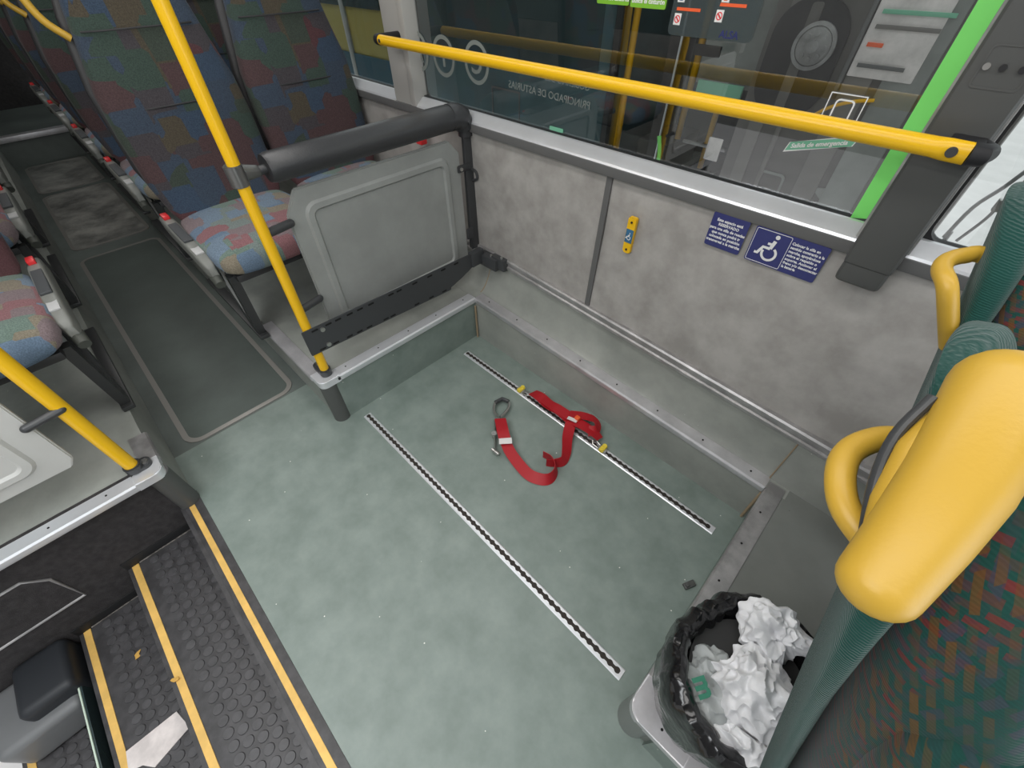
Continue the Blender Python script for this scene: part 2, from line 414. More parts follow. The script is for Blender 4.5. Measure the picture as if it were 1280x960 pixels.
# right wall ledge: vertical green side, flat top, coved up to the rail
def side_sections(x):
    z = ledge_z(x); yb = 1.235 - (x+1.3)*.064       # where the rail stands
    yt = 1.108 - (x-FX)*.010
    pts = [(yt, -.01), (yt, z)]
    y0, y1, z1 = 1.158-(x-FX)*.014, yb, .41
    pts += [(y0, z)]
    for k in range(1, 9):
        a = math.pi/2*k/8
        pts.append((y0+(y1-y0)*math.sin(a)**1.2, z+(z1-z)*(1-math.cos(a))**.9))
    return [Vector((x, y, zz)) for y, zz in pts]
bm = BM(); xs = [-7, -4, -2, FX, -1.0, -.6, -.2, .11, .6, 1.4, 2.5]
S = [side_sections(x if FX <= x <= .6 else (FX if x < FX else .6)) for x in xs]
for s, x in zip(S, xs):
    for p in s: p.x = x
for a, b in zip(S, S[1:]): ruled(bm, a, b)
bmesh.ops.remove_doubles(bm, verts=bm.verts, dist=1e-4)
struct('baseboard_right', bm, M['plat'], ang=50)
# seams in the cove covering
for x in (-1.362, .107):
    bm = BM(); s = side_sections(x)[2:]
    tube(bm, [p+Vector((0, -.0015, .001)) for p in s], .0022, 6); struct('trim_2', bm, M['caulk'])
# side wall panel (its foot leans in towards the front)
def wall_foot(x):
    xx_ = min(max(x, -1.3), .6); return 1.235 - (xx_+1.3)*.064
bm = BM(); A = [Vector((x, wall_foot(x), .40)) for x in xs]; B = [Vector((x, 1.228, .96)) for x in xs]; B2 = [Vector((x, 1.30, .96)) for x in xs]
ruled(bm, A, B); ruled(bm, B, B2); struct('wall_right', bm, M['wall'])
bm = BM()   # joint strip between two wall panels
t = .0105
for s in (-1, 1): pass
prism(bm, [(-.757-t, wall_foot(-.757)-.004), (-.757+t, wall_foot(-.757)-.004), (-.757+t, wall_foot(-.757)+.01), (-.757-t, wall_foot(-.757)+.01)],
      (0, 0, .43), X_, Y_, Vector((0, (1.225-wall_foot(-.757))/.52, 1)), .52)
struct('trim_3', bm, M['trim'])
# double ribbed rail along the foot of the wall
bm = BM()
prof = [(.012, -.026), (-.006, -.026), (-.011, -.020), (-.011, -.010), (-.004, -.006), (-.004, .006), (-.011, .010), (-.011, .020), (-.006, .026), (.012, .026)]
xs2 = [-7, -1.3, .6, 2.5]
rings = []
for x in xs2:
    rings.append([Vector((x, wall_foot(x)-.002+u, .425+v)) for u, v in prof])
for a, b in zip(rings, rings[1:]): ruled(bm, a, b)
bmesh.ops.remove_doubles(bm, verts=bm.verts, dist=1e-5); struct('trim_4', bm, M['alu_d'], ang=20)

# window band of the right wall: dark band, aluminium sill, gasket, glass
bm = BM(); box(bm, -7, 2.5, 1.212, 1.30, .942, .972, .003); struct('trim_5', bm, M['trim'])
def window(n, x0, x1, z0=1.0, z1=1.95, g='glass'):
    bm = BM()
    ring_band(bm, rrect(x0-.03, x1+.03, z0-.03, z1+.03, .03), rrect(x0, x1, z0, z1, .03), (0, 1.262, 0), X_, Z_, Y_, .03)
    f = struct('window_%d' % n, bm, M['gasket'])
    bm = BM(); bm.faces.new([bm.verts.new(p) for p in ((x0-.01, 1.274, z0-.01), (x1+.01, 1.274, z0-.01), (x1+.01, 1.274, z1+.01), (x0-.01, 1.274, z1+.01))]); obj('window_pane', bm, M[g], f, smooth=False)
    bm = BM()
    prism(bm, [(1.216, .972), (1.262, .972), (1.262, 1.003), (1.25, 1.003), (1.219, .978)], (x0-.015, 0, 0), Y_, Z_, X_, x1-x0+.02)
    obj('window_sill', bm, M['alu_b'], f, ang=20)
    return f
window(1, -1.775, -.035); window(2, .048, 1.6); window(3, -3.6, -1.93, g='glass'); window(4, -5.4, -3.72, g='glass_d'); window(5, -6.95, -5.5, g='glass_d')
# upper wall over the windows and solid wall between them
bm = BM(); box(bm, -7, 2.5, 1.25, 1.32, 1.95, 2.25); struct('wall_right', bm, M['ceil'])
for a, b in ((-3.72, -3.6), (-5.5, -5.4)):
    bm = BM(); box(bm, a, b, 1.24, 1.30, .95, 2.0); struct('wall_right', bm, M['postgrey'])
bm = BM(); box(bm, 1.6, 2.5, 1.24, 1.30, .95, 2.0); struct('wall_right', bm, M['postgrey'])
# light grey window post behind the hand rail
bm = BM(); box(bm, -1.93, -1.80, 1.222, 1.28, .945, 2.0, .006); box(bm, -1.80, -1.765, 1.212, 1.28, .972, 2.0, .005)
struct('trim_6', bm, M['postgrey'])
# dark pillar of the front window
bm = BM(); box(bm, -.062, .036, 1.165, 1.28, .94, 2.05, .012, 3)
box(bm, -.060, .034, 1.168, 1.2, .895, 1.0, .014, 3); struct('trim_7', bm, M['pillar'])
bm = BM(); box(bm, -.068, -.060, 1.20, 1.28, .99, 2.0, .002); box(bm, .034, .040, 1.185, 1.28, .99, 2.0, .002); struct('trim_8', bm, M['alu_d'])

# ceiling, left wall with the open door, ends
bm = BM(); box(bm, -7.6, 2.5, -1.32, 1.32, 2.22, 2.26); struct('ceiling', bm, M['ceil'])
bm = BM(); box(bm, -7.6, -1.50, -1.32, -1.25, -.9, .95); box(bm, -7.6, -1.46, -1.32, -1.25, 1.9, 2.25); box(bm, -1.60, -1.46, -1.32, -1.25, .9, 2.0)
box(bm, -4.0, -3.9, -1.32, -1.25, .9, 2.0)
struct('wall_left', bm, M['wall'])
bm = BM(); box(bm, .35, 2.5, -1.32, -1.25, -.9, .95); box(bm, -1.46, 2.5, -1.32, -1.25, 2.0, 2.25); struct('wall_left', bm, M['wall'])
bm = BM(); box(bm, -7.66, -7.6, -1.32, 1.32, -.1, 2.25); struct('wall_back', bm, M['carpet'])
bm = BM(); ring_band(bm, rrect(-3.93, -1.57, .92, 1.93, .03), rrect(-3.9, -1.6, .95, 1.9, .03), (0, -1.30, 0), X_, Z_, Y_, .03)
wl = struct('window_6', bm, M['gasket'])
bm = BM(); bm.faces.new([bm.verts.new(p) for p in ((-3.91, -1.286, .94), (-1.59, -1.286, .94), (-1.59, -1.286, 1.91), (-3.91, -1.286, 1.91))]); obj('window_pane', bm, M['glass_d'], wl, smooth=False)
bm = BM(); ring_band(bm, rrect(-7.5, -3.97, .92, 1.93, .03), rrect(-7.47, -4.0, .95, 1.9, .03), (0, -1.30, 0), X_, Z_, Y_, .03)
wl = struct('window_7', bm, M['gasket'])
bm = BM(); bm.faces.new([bm.verts.new(p) for p in ((-7.48, -1.286, .94), (-3.99, -1.286, .94), (-3.99, -1.286, 1.91), (-7.48, -1.286, 1.91))]); obj('window_pane', bm, M['glass_d'], wl, smooth=False)

# ---- aluminium nosings
def nosing_x(x0, x1, y, z, w_=.045, out=-1):      # runs along X, lip towards out*Y
    bm = BM(); s = out
    pr = [(y+s*.004, z-.028), (y+s*.007, z-.020), (y+s*.007, z-.004), (y+s*.002, z+.002), (y-s*w_, z+.002), (y-s*w_, z-.006), (y-s*.002, z-.006), (y-s*.002, z-.028)]
    prism(bm, pr, (x0, 0, 0), Y_, Z_, X_, x1-x0); return bm
def nosing_y(y0, y1, x, z, w_=.045, out=1):
    bm = BM(); s = out
    pr = [(x+s*.004, z-.028), (x+s*.007, z-.020), (x+s*.007, z-.004), (x+s*.002, z+.002), (x-s*w_, z+.002), (x-s*w_, z-.006), (x-s*.002, z-.006), (x-s*.002, z-.028)]
    prism(bm, pr, (0, y0, 0), X_, Z_, Y_, y1-y0); return bm
def rivets(bm, pts):
    for p in pts: cyl(bm, p, .0032, .003, 10)
bm = nosing_y(.345, 1.106, FX-.007, ZP); struct('trim_9', bm, M['alu_b'])
bm = BM(); rivets(bm, [(FX-.03, y, ZP+.002) for y in (.40, .56, .72, .88, 1.05)]); struct('trim_10', bm, M['hole'])
# ledge nosing follows the ledge down
bm = BM(); ca, cb = [], []
for x, dst in ((FX, ca), (.11, cb)):
    y = 1.108-(x-FX)*.010; z = ledge_z(x)
    for u, v in ((-.004, -.028), (-.007, -.020), (-.007, -.004), (-.002, .003), (.045, .003), (.045, -.004)): dst.append(Vector((x, y+u, z+v)))
ruled(bm, ca, cb); struct('trim_11', bm, M['alu'])
bm = BM(); rivets(bm, [(x, 1.108-(x-FX)*.01+.022, ledge_z(x)+.004) for x in (-1.27, -1.08, -.89, -.70, -.51, -.32, -.13, .05)]); struct('trim_12', bm, M['hole'])
bm = nosing_y(.345, 1.125, .118, ZR, .047, -1); struct('trim_13', bm, M['alu_d'])
bm = BM(); rivets(bm, [(.135, y, ZR+.002) for y in (.40, .55, .70, .85, .99)]); struct('trim_14', bm, M['hole'])
# rounded corner plates
def corner_plate(x, y, sx, sy, z, w1=.085, w2=.085, r=.028, m='alu_b'):
    poly = []
    for k in range(9):
        a = math.pi/2*k/8; poly.append((r-r*math.cos(a), r-r*math.sin(a)))
    poly = [(0, w2)] + poly + [(w1, 0), (w1, .045), (.06, .055), (.045, w2)]
    bm = BM(); prism(bm, [(x+sx*u, y+sy*v) for u, v in poly], (0, 0, z-.028), X_, Y_, Z_, .034)
    bmesh.ops.bevel(bm, geom=[e for e in bm.edges if all(v.co.z > z for v in e.verts)], offset=.003, segments=2, affect='EDGES')
    return bm
bm = corner_plate(FX, .270, -1, 1, ZP); struct('trim_15', bm, M['alu_b'])
bm = corner_plate(-1.371, -.290, -1, -1, ZP); struct('trim_16', bm, M['alu_b'])
bm = corner_plate(.110, .266, 1, 1, ZR, .15, .10, .035, 'alu'); struct('trim_17', bm, M['alu'])
bm = BM(); rivets(bm, [(.150, .345, ZR+.0065), (.19, .292, ZR+.0065)]); struct('trim_17', bm, M['hole'])
bm = nosing_x(-1.90, -1.43, .272, ZP); struct('trim_18', bm, M['alu'])
bm = nosing_x(-1.60, -1.455, -.292, ZP, .05, 1); struct('trim_19', bm, M['alu_d'])
bm = nosing_x(.26, 2.4, .268, ZR, .06); struct('trim_20', bm, M['alu'])
bm = nosing_y(-1.25, -.375, -1.378, ZP); struct('trim_21', bm, M['alu_b'])
bm = BM(); rivets(bm, [(-1.40, y, ZP+.002) for y in (-.45, -.60, -.76)]); struct('trim_21', bm, M['hole'])
# platform faces
bm = BM(); box(bm, FX-.03, FX-.010, .30, 1.11, 0, ZP-.01); struct('wall_step', bm, M['floor'])
bm = BM(); box(bm, .124, .14, .30, 1.12, 0, ZR-.01); struct('wall_step', bm, M['floor'])
# rounded grey corner posts under the plates
bm = BM(); cyl(bm, (FX-.036, .307, .108), .036, .22, 28); struct('trim_22', bm, M['post'])
bm = BM(); tube(bm, [(-1.432, -.322, -.01), (-1.408, -.318, .222)], .036, 28); struct('trim_23', bm, M['post'])
bm = BM(); cyl(bm, (.152, .308, .09), .043, .18, 28); struct('trim_24', bm, M['post_l'])
bm = BM(); box(bm, .2, 2.4, .275, .29, 0, ZR-.02); struct('wall_step', bm, M['floor'])
# caulk lines in the recess corners
for p in (((FX+.002, 1.098, 0), (FX+.0, 1.100, .20)), ((.112, 1.085, 0), (.112, 1.088, .17))):
    bm = BM(); tube(bm, p, .005, 8); struct('trim_25', bm, M['caulk'])

# ---- aisle floor hatches with metal frames
hl = ['dark floor hatch in the aisle nearest the green wheelchair floor', 'grey scuffed middle floor hatch in the aisle', 'farthest small floor hatch in the aisle before the dark step']
for i, (x0, x1) in enumerate(((-3.86, -1.69), (-5.32, -4.02), (-6.28, -5.40))):
    t = thing('floor_hatch', hl[i], 'floor hatch', ((x0+x1)/2, 0, 0), group='aisle floor hatches')
    bm = BM(); prism(bm, rrect(x0+.02, x1-.02, -.222, .222, .05), (0, 0, 0), X_, Y_, Z_, .002); wobj('hatch_panel', bm, M['hatch'] if i else M['hatch_g'], t)
    bm = BM(); ring_band(bm, rrect(x0, x1, -.242, .242, .07), rrect(x0+.022, x1-.022, -.220, .220, .05), (0, 0, 0), X_, Y_, Z_, .004); wobj('hatch_frame', bm, M['alu_f'], t)

# ================================================================== DOOR STEPS
SX = -1.43
bm = BM()    # black covering of the platform end beside the steps
box(bm, SX-.011, SX+.002, -1.22, -.335, -.9, ZP-.002); struct('wall_step', bm, M['carpet'])
bm = BM(); box(bm, SX+.001, SX+.006, -.612, -.362, -.14, -.095, .002); box(bm, SX+.001, SX+.006, -.865, -.614, -.30, -.255, .002); struct('baseboard_step', bm, M['gasket'])
# recessed flap on it
bm = BM(); pl = [(-1.35, .085), (-.775, .085), (-.735, .03), (-.735, -.125), (-1.35, -.125)]
t = thing('side_flap', 'five-sided black flap with a grey outline on the black wall beside the steps', 'flap', (SX, -1.0, 0))
pts = [Vector((SX+.004, y, z)) for y, z in pl]; tube(bm, pts, .005, 8, close=True); wobj('flap_edge', bm, M['alu_d'], t)
bm = BM(); prism(bm, pl, (SX+.001, 0, 0), Y_, Z_, X_, .003); wobj('flap_cover', bm, M['carpet'], t)

def step(name, label, y0, y1, z, x0=SX, x1=.3, stripe_y=None, studs=True, nose=.012):
    """one tread: y0 = inner end (higher step), y1 = outer edge carrying the yellow strip"""
    t = thing(name, label, 'step', (-.7, (y0+y1)/2, z), group='door steps')
    bm = BM(); box(bm, x0, x1, y1, y0, z-.03, z, .002); box(bm, x0, x1, y1, y1+.02, z-.16, z-.02); wobj('tread', bm, M['rubber'], t)
    if studs:
        bm = BM(); r = .0158; px, py = .0405, .0345
        ys = y0-.03; row = 0
        while ys > y1+.070:
            x = x0+.03+(px/2 if row % 2 else 0)
            while x < -.15:
                b = bmesh.new(); bmesh.ops.create_cone(b, cap_ends=True, segments=16, radius1=r, radius2=r*.90, depth=.003)
                b.transform(Matrix.Translation((x, ys, z+.0015))); merge(bm, b); x += px
            ys -= py; row += 1
        o = wobj('studs', bm, M['stud'], t); o['kind'] = 'stuff'
    bm = BM(); box(bm, x0+.004, x1, y1+.014, y1+.036, z-.001, z+.0025, .001); wobj('yellow_strip', bm, M['stripe'], t, label='yellow anti-slip strip')
    bm = BM(); box(bm, x0+.001, x0+.008, y1+.04, y0-.012, z, z+.006, .002); wobj('dusty_edge', bm, M['dust'], t)
    bm = BM(); box(bm, x0, x1, y0-.012, y0, z, z+.01, .004); wobj('cove', bm, M['rubber'], t)
    return t
# top edge strip set in the floor
t = thing('step_edge', 'uppermost yellow and black step edge beside the green floor', 'step edge', (-.5, -.31, 0))
bm = BM(); box(bm, -1.455, 2.4, -.345, -.288, -.045, .002, .002); wobj('edge_rubber', bm, M['rubber'], t)
bm = BM(); box(bm, -1.452, 2.4, -.332, -.313, 0, .0035, .001); wobj('yellow_strip', bm, M['stripe'], t, label='yellow anti-slip strip')
bm = BM(); tube(bm, [(-1.40, -.346, -.012), (2.4, -.346, -.012)], .007, 10); wobj('edge_bead', bm, M['alu_d'], t)
bm = BM(); box(bm, SX, 2.4, -.36, -.34, -.16, -.005); struct('wall_step', bm, M['rubber'])
step('stair_step', 'studded black rubber step directly below the green floor, with yellow edge', -.362, -.612, -.14)
step('stair_step', 'middle studded black rubber step with a pale light patch and leaf scraps', -.614, -.865, -.30)
step('stair_step', 'lowest studded black rubber step beside the grey door box', -.867, -1.165, -.46)
bm = BM(); box(bm, SX, .35, -1.165, -.33, -.95, -.62); struct('floor', bm, M['rubber'])
bm = BM(); box(bm, .3, .36, -1.25, -.34, -.9, .0); struct('wall_step', bm, M['carpet'])
bm = BM(); box(bm, .36, 2.5, -1.30, -.33, -.04, 0); struct('floor', bm, M['floor'])

# open door leaf edge over the steps
t = thing('door_panel', 'narrow dark glass door edge with pale rim standing over the lowest step', 'door', (-.9, -.895, -.46))
bm = BM(); box(bm, -1.238, .2, -.893, -.887, -.45, -.29); wobj('door_glass', bm, M['busglass'], t)
bm = BM(); box(bm, -1.240, .2, -.8965, -.892, -.292, -.286); wobj('door_rim', bm, mat('pale_green_rim', (.6, .72, .6), .4), t)
# grey box of the door mechanism
t = thing('door_mechanism_box', 'grey moulded box against the black wall left of the steps', 'box', (-1.33, -1.0, -.46))
bm = BM(); box(bm, -1.427, -1.185, -1.13, -.905, -.458, -.300, .028, 4); wobj('housing', bm, M['box'], t)
bm = BM(); box(bm, -1.427, -1.225, -1.03, -.878, -.45, -.235, .03, 4); wobj('shaded_top', bm, mat('shaded_box_top', (.022, .025, .03), .5), t, label='upper part coloured dark for shade')  # near-black block puts the shade on the box top into colour

# leaf scraps and a painted light patch on the steps
def leaf(loc, rz, s, lab):
    bm = BM(); pts = [(0, .5), (.16, .25), (.2, 0), (.35, -.12), (.12, -.5), (-.05, -.3), (-.2, -.1), (-.12, .2)]
    n = len(pts)
    top = [bm.verts.new((u*s, v*s, .002+.006*abs(math.sin(u*9)))) for u, v in pts]; bot = [bm.verts.new((u*s, v*s, .0008+.005*abs(math.sin(u*9)))) for u, v in pts]
    bm.faces.new(top); bm.faces.new(bot[::-1])
    for i in range(n): bm.faces.new((bot[i], bot[(i+1) % n], top[(i+1) % n], top[i]))
    o = obj('dry_leaf', bm, M['leaf']); o.location = loc; o.rotation_euler = (0, 0, rz); tag(o, lab, 'leaf', 'leaf scraps')
leaf((-1.20, -.727, -.300), .8, .035, 'small yellow leaf scrap lying on the studs of the middle step')
leaf((-.925, -.598, -.1372), 2.4, .030, 'small brown leaf scrap on the yellow strip of the upper step')
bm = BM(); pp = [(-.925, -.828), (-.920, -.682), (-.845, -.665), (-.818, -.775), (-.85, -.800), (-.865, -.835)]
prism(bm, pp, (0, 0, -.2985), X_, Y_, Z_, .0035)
tag(obj('light_patch', bm, M['pale_patch']), 'pale pinkish light patch laid as a thin sheet on the middle step', 'pale_patch')  # bright patch of reflected light modelled as a pale sheet

# ================================================================== FLOOR TRACKS AND STRAP
def track(name, label, x0, x1, y0, y1):
    L = math.hypot(x1-x0, y1-y0); rz = math.atan2(y1-y0, x1-x0)
    t = thing(name, label, 'floor track', (x0, y0, 0), rz, group='wheelchair anchor tracks')
    w2 = .0175; bm = BM()
    pr = [(-w2, 0), (-w2, .0015), (-w2+.004, .004), (w2-.004, .004), (w2, .0015), (w2, 0)]
    prism(bm, pr, (0, 0, 0), Y_, Z_, X_, L); obj('rail', bm, M['alu_b'], t, ang=20)
    bm = BM(); n = int(L/.0254)
    up, lo = [], []
    for i in range(n):
        cx = .0127+i*.0254
        for k in range(-4, 5):
            a = k/4*1.05
            u = cx+.0098*math.sin(a)/math.sin(1.05)*.88; v = .0088*max(.55, math.cos(a*1.1))
            up.append((u, v)); lo.append((u, -v))
    top = [bm.verts.new((u, v, .0046)) for u, v in up]; bot = [bm.verts.new((u, v, .0046)) for u, v in lo]
    topb = [bm.verts.new((u, v, .001)) for u, v in up]; botb = [bm.verts.new((u, v, .001)) for u, v in lo]
    for i in range(len(top)-1):
        bm.faces.new((bot[i], bot[i+1], top[i+1], top[i])); bm.faces.new((top[i], top[i+1], topb[i+1], topb[i])); bm.faces.new((bot[i+1], bot[i], botb[i], botb[i+1]))
    obj('slot', bm, M['hole_b'], t, smooth=False)
track('floor_track', 'long aluminium anchor track across the middle of the green floor', -1.302, .075, .385, .367)
track('floor_track', 'aluminium anchor track near the side ledge, under the red strap', -1.292, .066, .970, .960)

# red restraint strap
st = thing('restraint_strap', 'red webbing wheelchair restraint strap with metal hook lying on the floor', 'strap', (-.62, .85, 0))
def ribbon(pts, width, twist=None, thick=.0022, k=8):
    """pts: (x,y,z, tilt) tilt in degrees: 0 = lying flat, 90 = standing on edge"""
    P = smooth_path([Vector(p[:3]) for p in pts], k); n = len(P); tl = []
    for i in range(len(pts)-1):
        for j in range(k): tl.append(pts[i][3]+(pts[i+1][3]-pts[i][3])*j/k)
    tl.append(pts[-1][3]); bm = BM(); rings = []
    for i, p in enumerate(P):
        t = (P[min(i+1, n-1)]-P[max(i-1, 0)]).normalized(); s = t.cross(Z_).normalized(); a = math.radians(tl[i])
        side = s*math.cos(a)+Z_*math.sin(a); nrm = side.cross(t).normalized()
        rings.append([bm.verts.new(p+side*(sx*width/2)+nrm*(sy*thick/2)) for sx, sy in ((-1, -1), (1, -1), (1, 1), (-1, 1))])
    for A, B in zip(rings, rings[1:]):
        for q in range(4): bm.faces.new((A[q], A[(q+1) % 4], B[(q+1) % 4], B[q]))
    bm.faces.new(rings[0][::-1]); bm.faces.new(rings[-1]); return bm
W = .046
# doubled piece along the track, left half then right half
wobj('webbing', ribbon([(-.845, .990, .022, 10), (-.80, .985, .034, 0), (-.74, .982, .022, 12), (-.68, .985, .030, 5), (-.615, .985, .022, 0)], .052), M['strap'], st)
wobj('webbing', ribbon([(-.80, .992, .030, 0), (-.74, .985, .032, 8), (-.69, .985, .036, -5), (-.62, .992, .030, 0)], .048), M['strap'], st)
wobj('webbing', ribbon([(-.62, .975, .030, 0), (-.56, .985, .040, 0), (-.50, .990, .036, 10), (-.462, .990, .025, 25)], .048), M['strap'], st)
wobj('webbing', ribbon([(-.635, 1.00, .034, 10), (-.59, 1.022, .042, 5), (-.545, 1.035, .050, 15), (-.51, 1.030, .050, 40), (-.495, 1.005, .040, 65), (-.52, .985, .030, 40)], .046), M['strap'], st)
# long loose tail with the fold and loop
wobj('webbing', ribbon([(-.600, .965, .036, 0), (-.565, .900, .030, 20), (-.525, .845, .024, 35), (-.505, .800, .022, 60), (-.525, .765, .024, 82), (-.548, .745, .024, 88)], W), M['strap'], st)
wobj('webbing', ribbon([(-.583, .765, .026, 88), (-.545, .772, .026, 84), (-.512, .762, .024, 75), (-.492, .735, .022, 70), (-.492, .700, .020, 55), (-.518, .676, .016, 35), (-.565, .662, .012, 15), (-.625, .668, .014, 8), (-.69, .682, .022, 5), (-.745, .705, .030, 0)], W), M['strap'], st)
# sewn end with label and ratchet
wobj('webbing', ribbon([(-.735, .700, .034, 0), (-.775, .725, .042, 0), (-.835, .768, .036, -8)], .050), M['strap'], st)
wobj('label_tag', ribbon([(-.722, .688, .040, 0), (-.735, .700, .042, 0), (-.742, .706, .042, 0)], .054, thick=.003), M['tag'], st, label='white tag')
wobj('label_tag', ribbon([(-.600, .968, .046, 0), (-.604, .985, .044, 0)], .044, thick=.003), M['tag'], st, label='white tag')
bm = BM(); tube(bm, smooth_path([(-.835, .765, .03), (-.862, .775, .022), (-.895, .788, .018), (-.925, .822, .018), (-.918, .862, .018), (-.885, .870, .018), (-.862, .846, .018), (-.852, .812, .020), (-.845, .780, .026)], 5), .006, 10); wobj('snap_hook', bm, M['steel'], st, label='steel snap hook')
bm = BM(); tube(bm, [(-.925, .825, .022), (-.918, .862, .022), (-.885, .871, .022)], .010, 10); wobj('hook_sleeve', bm, M['tube'], st)
bm = BM()
for a, b in (((-.84, .738, .018), (-.80, .700, .012)), ((-.80, .700, .012), (-.735, .640, .018)), ((-.84, .738, .018), (-.853, .750, .03))):
    tube(bm, smooth_path([a, b], 3), .010, 8, r2=.004)
cyl(bm, (-.803, .700, .016), .012, .022, 14); cyl(bm, (-.735, .642, .018), .008, .04, 12, 'X'); wobj('ratchet', bm, M['steel'], st, label='metal ratchet frame')
for (x, y) in ((-.898, .968), (-.425, .962)):
    bm = BM(); box(bm, x-.022, x+.018, y-.011, y+.011, .004, .018, .004); cyl(bm, (x, y, .018), .010, .012, 16); s = 1 if x < -.6 else -1
    tube(bm, [(x+s*.02, y-.009, .014), (x+s*.045, y-.012, .02), (x+s*.055, y, .024), (x+s*.045, y+.012, .02), (x+s*.02, y+.009, .014)], .0035, 8); wobj('track_fitting', bm, M['steel'], st)
    bm = BM(); box(bm, x-.012, x+.010, y-.020, y+.020, .014, .026, .005, 3); cyl(bm, (x-.001, y-.012, .022), .009, .014, 14); cyl(bm, (x-.001, y+.012, .022), .009, .014, 14); wobj('release_tab', bm, M['fit_y'], st, label='yellow release tab')
bm = BM(); box(bm, -.600, -.578, .985, 1.005, .038, .056, .004); wobj('release_tab', bm, M['orange'], st, label='orange tab')
bm = BM(); box(bm, -.585, -.55, 1.045, 1.065, .006, .03, .006); cyl(bm, (-.568, 1.052, .03), .010, .016, 16); wobj('buckle', bm, M['steel'], st)
# black scrap by the right ledge
bm = BM(); box(bm, -.020, .020, -.010, .010, 0, .012, .003, 2); box(bm, -.016, -.004, -.006, .006, .01, .02, .002)
o = obj('bracket_scrap', bm, M['post']); o.location = (.092, .728, 0); o.rotation_euler = (0, 0, 1.1); tag(o, 'small dark rubber block lying on the floor by the right ledge', 'scrap')

# ================================================================== POLES AND GUARD
def pole(name, label, base, top, r, notch=None, mtl='yellow'):
    t = thing(name, label, 'pole', base)
    b, tp = Vector(base), Vector(top); bm = BM(); d = tp-b
    tube(bm, [b+d*.02/d.length]+[b+d*k for k in (.1, .3, .5, .7, .9, 1)], r, 24); wobj('tube', bm, M[mtl], t)
    bm = BM()   # two-bolt foot: pear shaped flange, a collar
    return t
pr_b = (-1.388, .322, ZP+.004)
pR = pole('grab_pole', 'yellow grab pole standing at the corner beside the padded bar', pr_b, (-1.425, .362, 2.22), .0172)
bm = BM(); cyl(bm, (-1.388, .322, ZP+.022), .024, .030, 20, bev=.003)
prism(bm, rrect(-1.468, -1.366, .300, .343, .0195), (0, 0, ZP+.004), X_, Y_, Z_, .016); wobj('foot_bracket', bm, M['tube'], pR)
for xx in (-1.453, -1.428):
    bm = BM(); cyl(bm, (xx+.004, .322, ZP+.022), .009, .006, 6); wobj('foot_bolt', bm, M['steel'], pR)
pl_b = (-1.437, -.353, ZP+.004)
pL = pole('grab_pole', 'thick yellow grab pole rising from the platform corner above the steps', pl_b, (-1.437, -.352, 2.22), .0195)
bm = BM(); cyl(bm, (-1.437, -.352, ZP+.020), .027, .028, 20, bev=.003)
prism(bm, rrect(-1.463, -1.413, -.37, -.305, .022), (0, 0, ZP+.004), X_, Y_, Z_, .014); wobj('foot_bracket', bm, M['tube'], pL)
bm = BM(); cyl(bm, (-1.437, -.322, ZP+.020), .012, .006, 6); wobj('foot_bolt', bm, M['steel'], pL)
# the short stubs that carry the panels
def stub(par, a, b, r=.0135):
    a, b = Vector(a), Vector(b); bm = BM(); capsule(bm, [a, (a+b)/2, b], r, 14); wobj('side_stub', bm, M['tube'], par)
stub(pR, (-1.40, .335, .845), (-1.432, .43, .838)); stub(pR, (-1.40, .328, .555), (-1.432, .425, .548))
stub(pL, (-1.425, -.352, .575), (-1.415, -.432, .572), .012)

# padded bar with elbow, clamp and wall post
pb = thing('padded_bar', 'thick black padded bar from yellow pole to side wall', 'guard bar', (-1.45, .8, 1.0))
bm = BM(); a, b = Vector((-1.438, .425, 1.005)), Vector((-1.452, 1.135, 1.000))
P = [a, a+(b-a)*.02]+[a+(b-a)*k for k in (.25, .5, .75, .98)]+[b]
tube(bm, P, [.038, .042, .043, .044, .045, .045, .043], 28, [.042, .047, .048, .049, .049, .048, .046]); wobj('padding', bm, M['bar'], pb)
bm = BM(); tube(bm, smooth_path([b+Vector((0, .001, 0)), b+Vector((0, .035, -.002)), b+Vector((0, .066, -.018)), b+Vector((-.002, .080, -.048)), b+Vector((-.002, .082, -.075))], 5), [.046]*10+[.040]*5+[.030]*6, 24); wobj('elbow', bm, M['bar'], pb)
bm = BM(); tube(bm, [(-1.455, 1.215, .955), (-1.457, 1.212, .44)], .017, 20); box(bm, -1.445, -1.437, 1.19, 1.235, .44, .93, .002); wobj('wall_post', bm, M['tube'], pb)
bm = BM(); tube(bm, [(-1.416, .335, 1.02), (-1.425, .37, 1.012), (-1.436, .40, 1.006)], [.025, .021, .016], 18, [.012, .012, .014])
cyl(bm, (-1.4055, .334, 1.018), .0245, .056, 24, bev=.002); wobj('clamp', bm, M['steel_d'], pb, label='bare metal clamp')
bm = BM(); cyl(bm, (-1.437, .415, 1.005), .013, .05, 14, 'Y'); wobj('bar_core', bm, M['tube'], pb)
bm = BM(); tube(bm, smooth_path([(-1.44, 1.222, .80), (-1.415, 1.224, .79), (-1.41, 1.224, .765), (-1.44, 1.222, .75)], 4), .006, 8); wobj('hook', bm, M['tube'], pb)

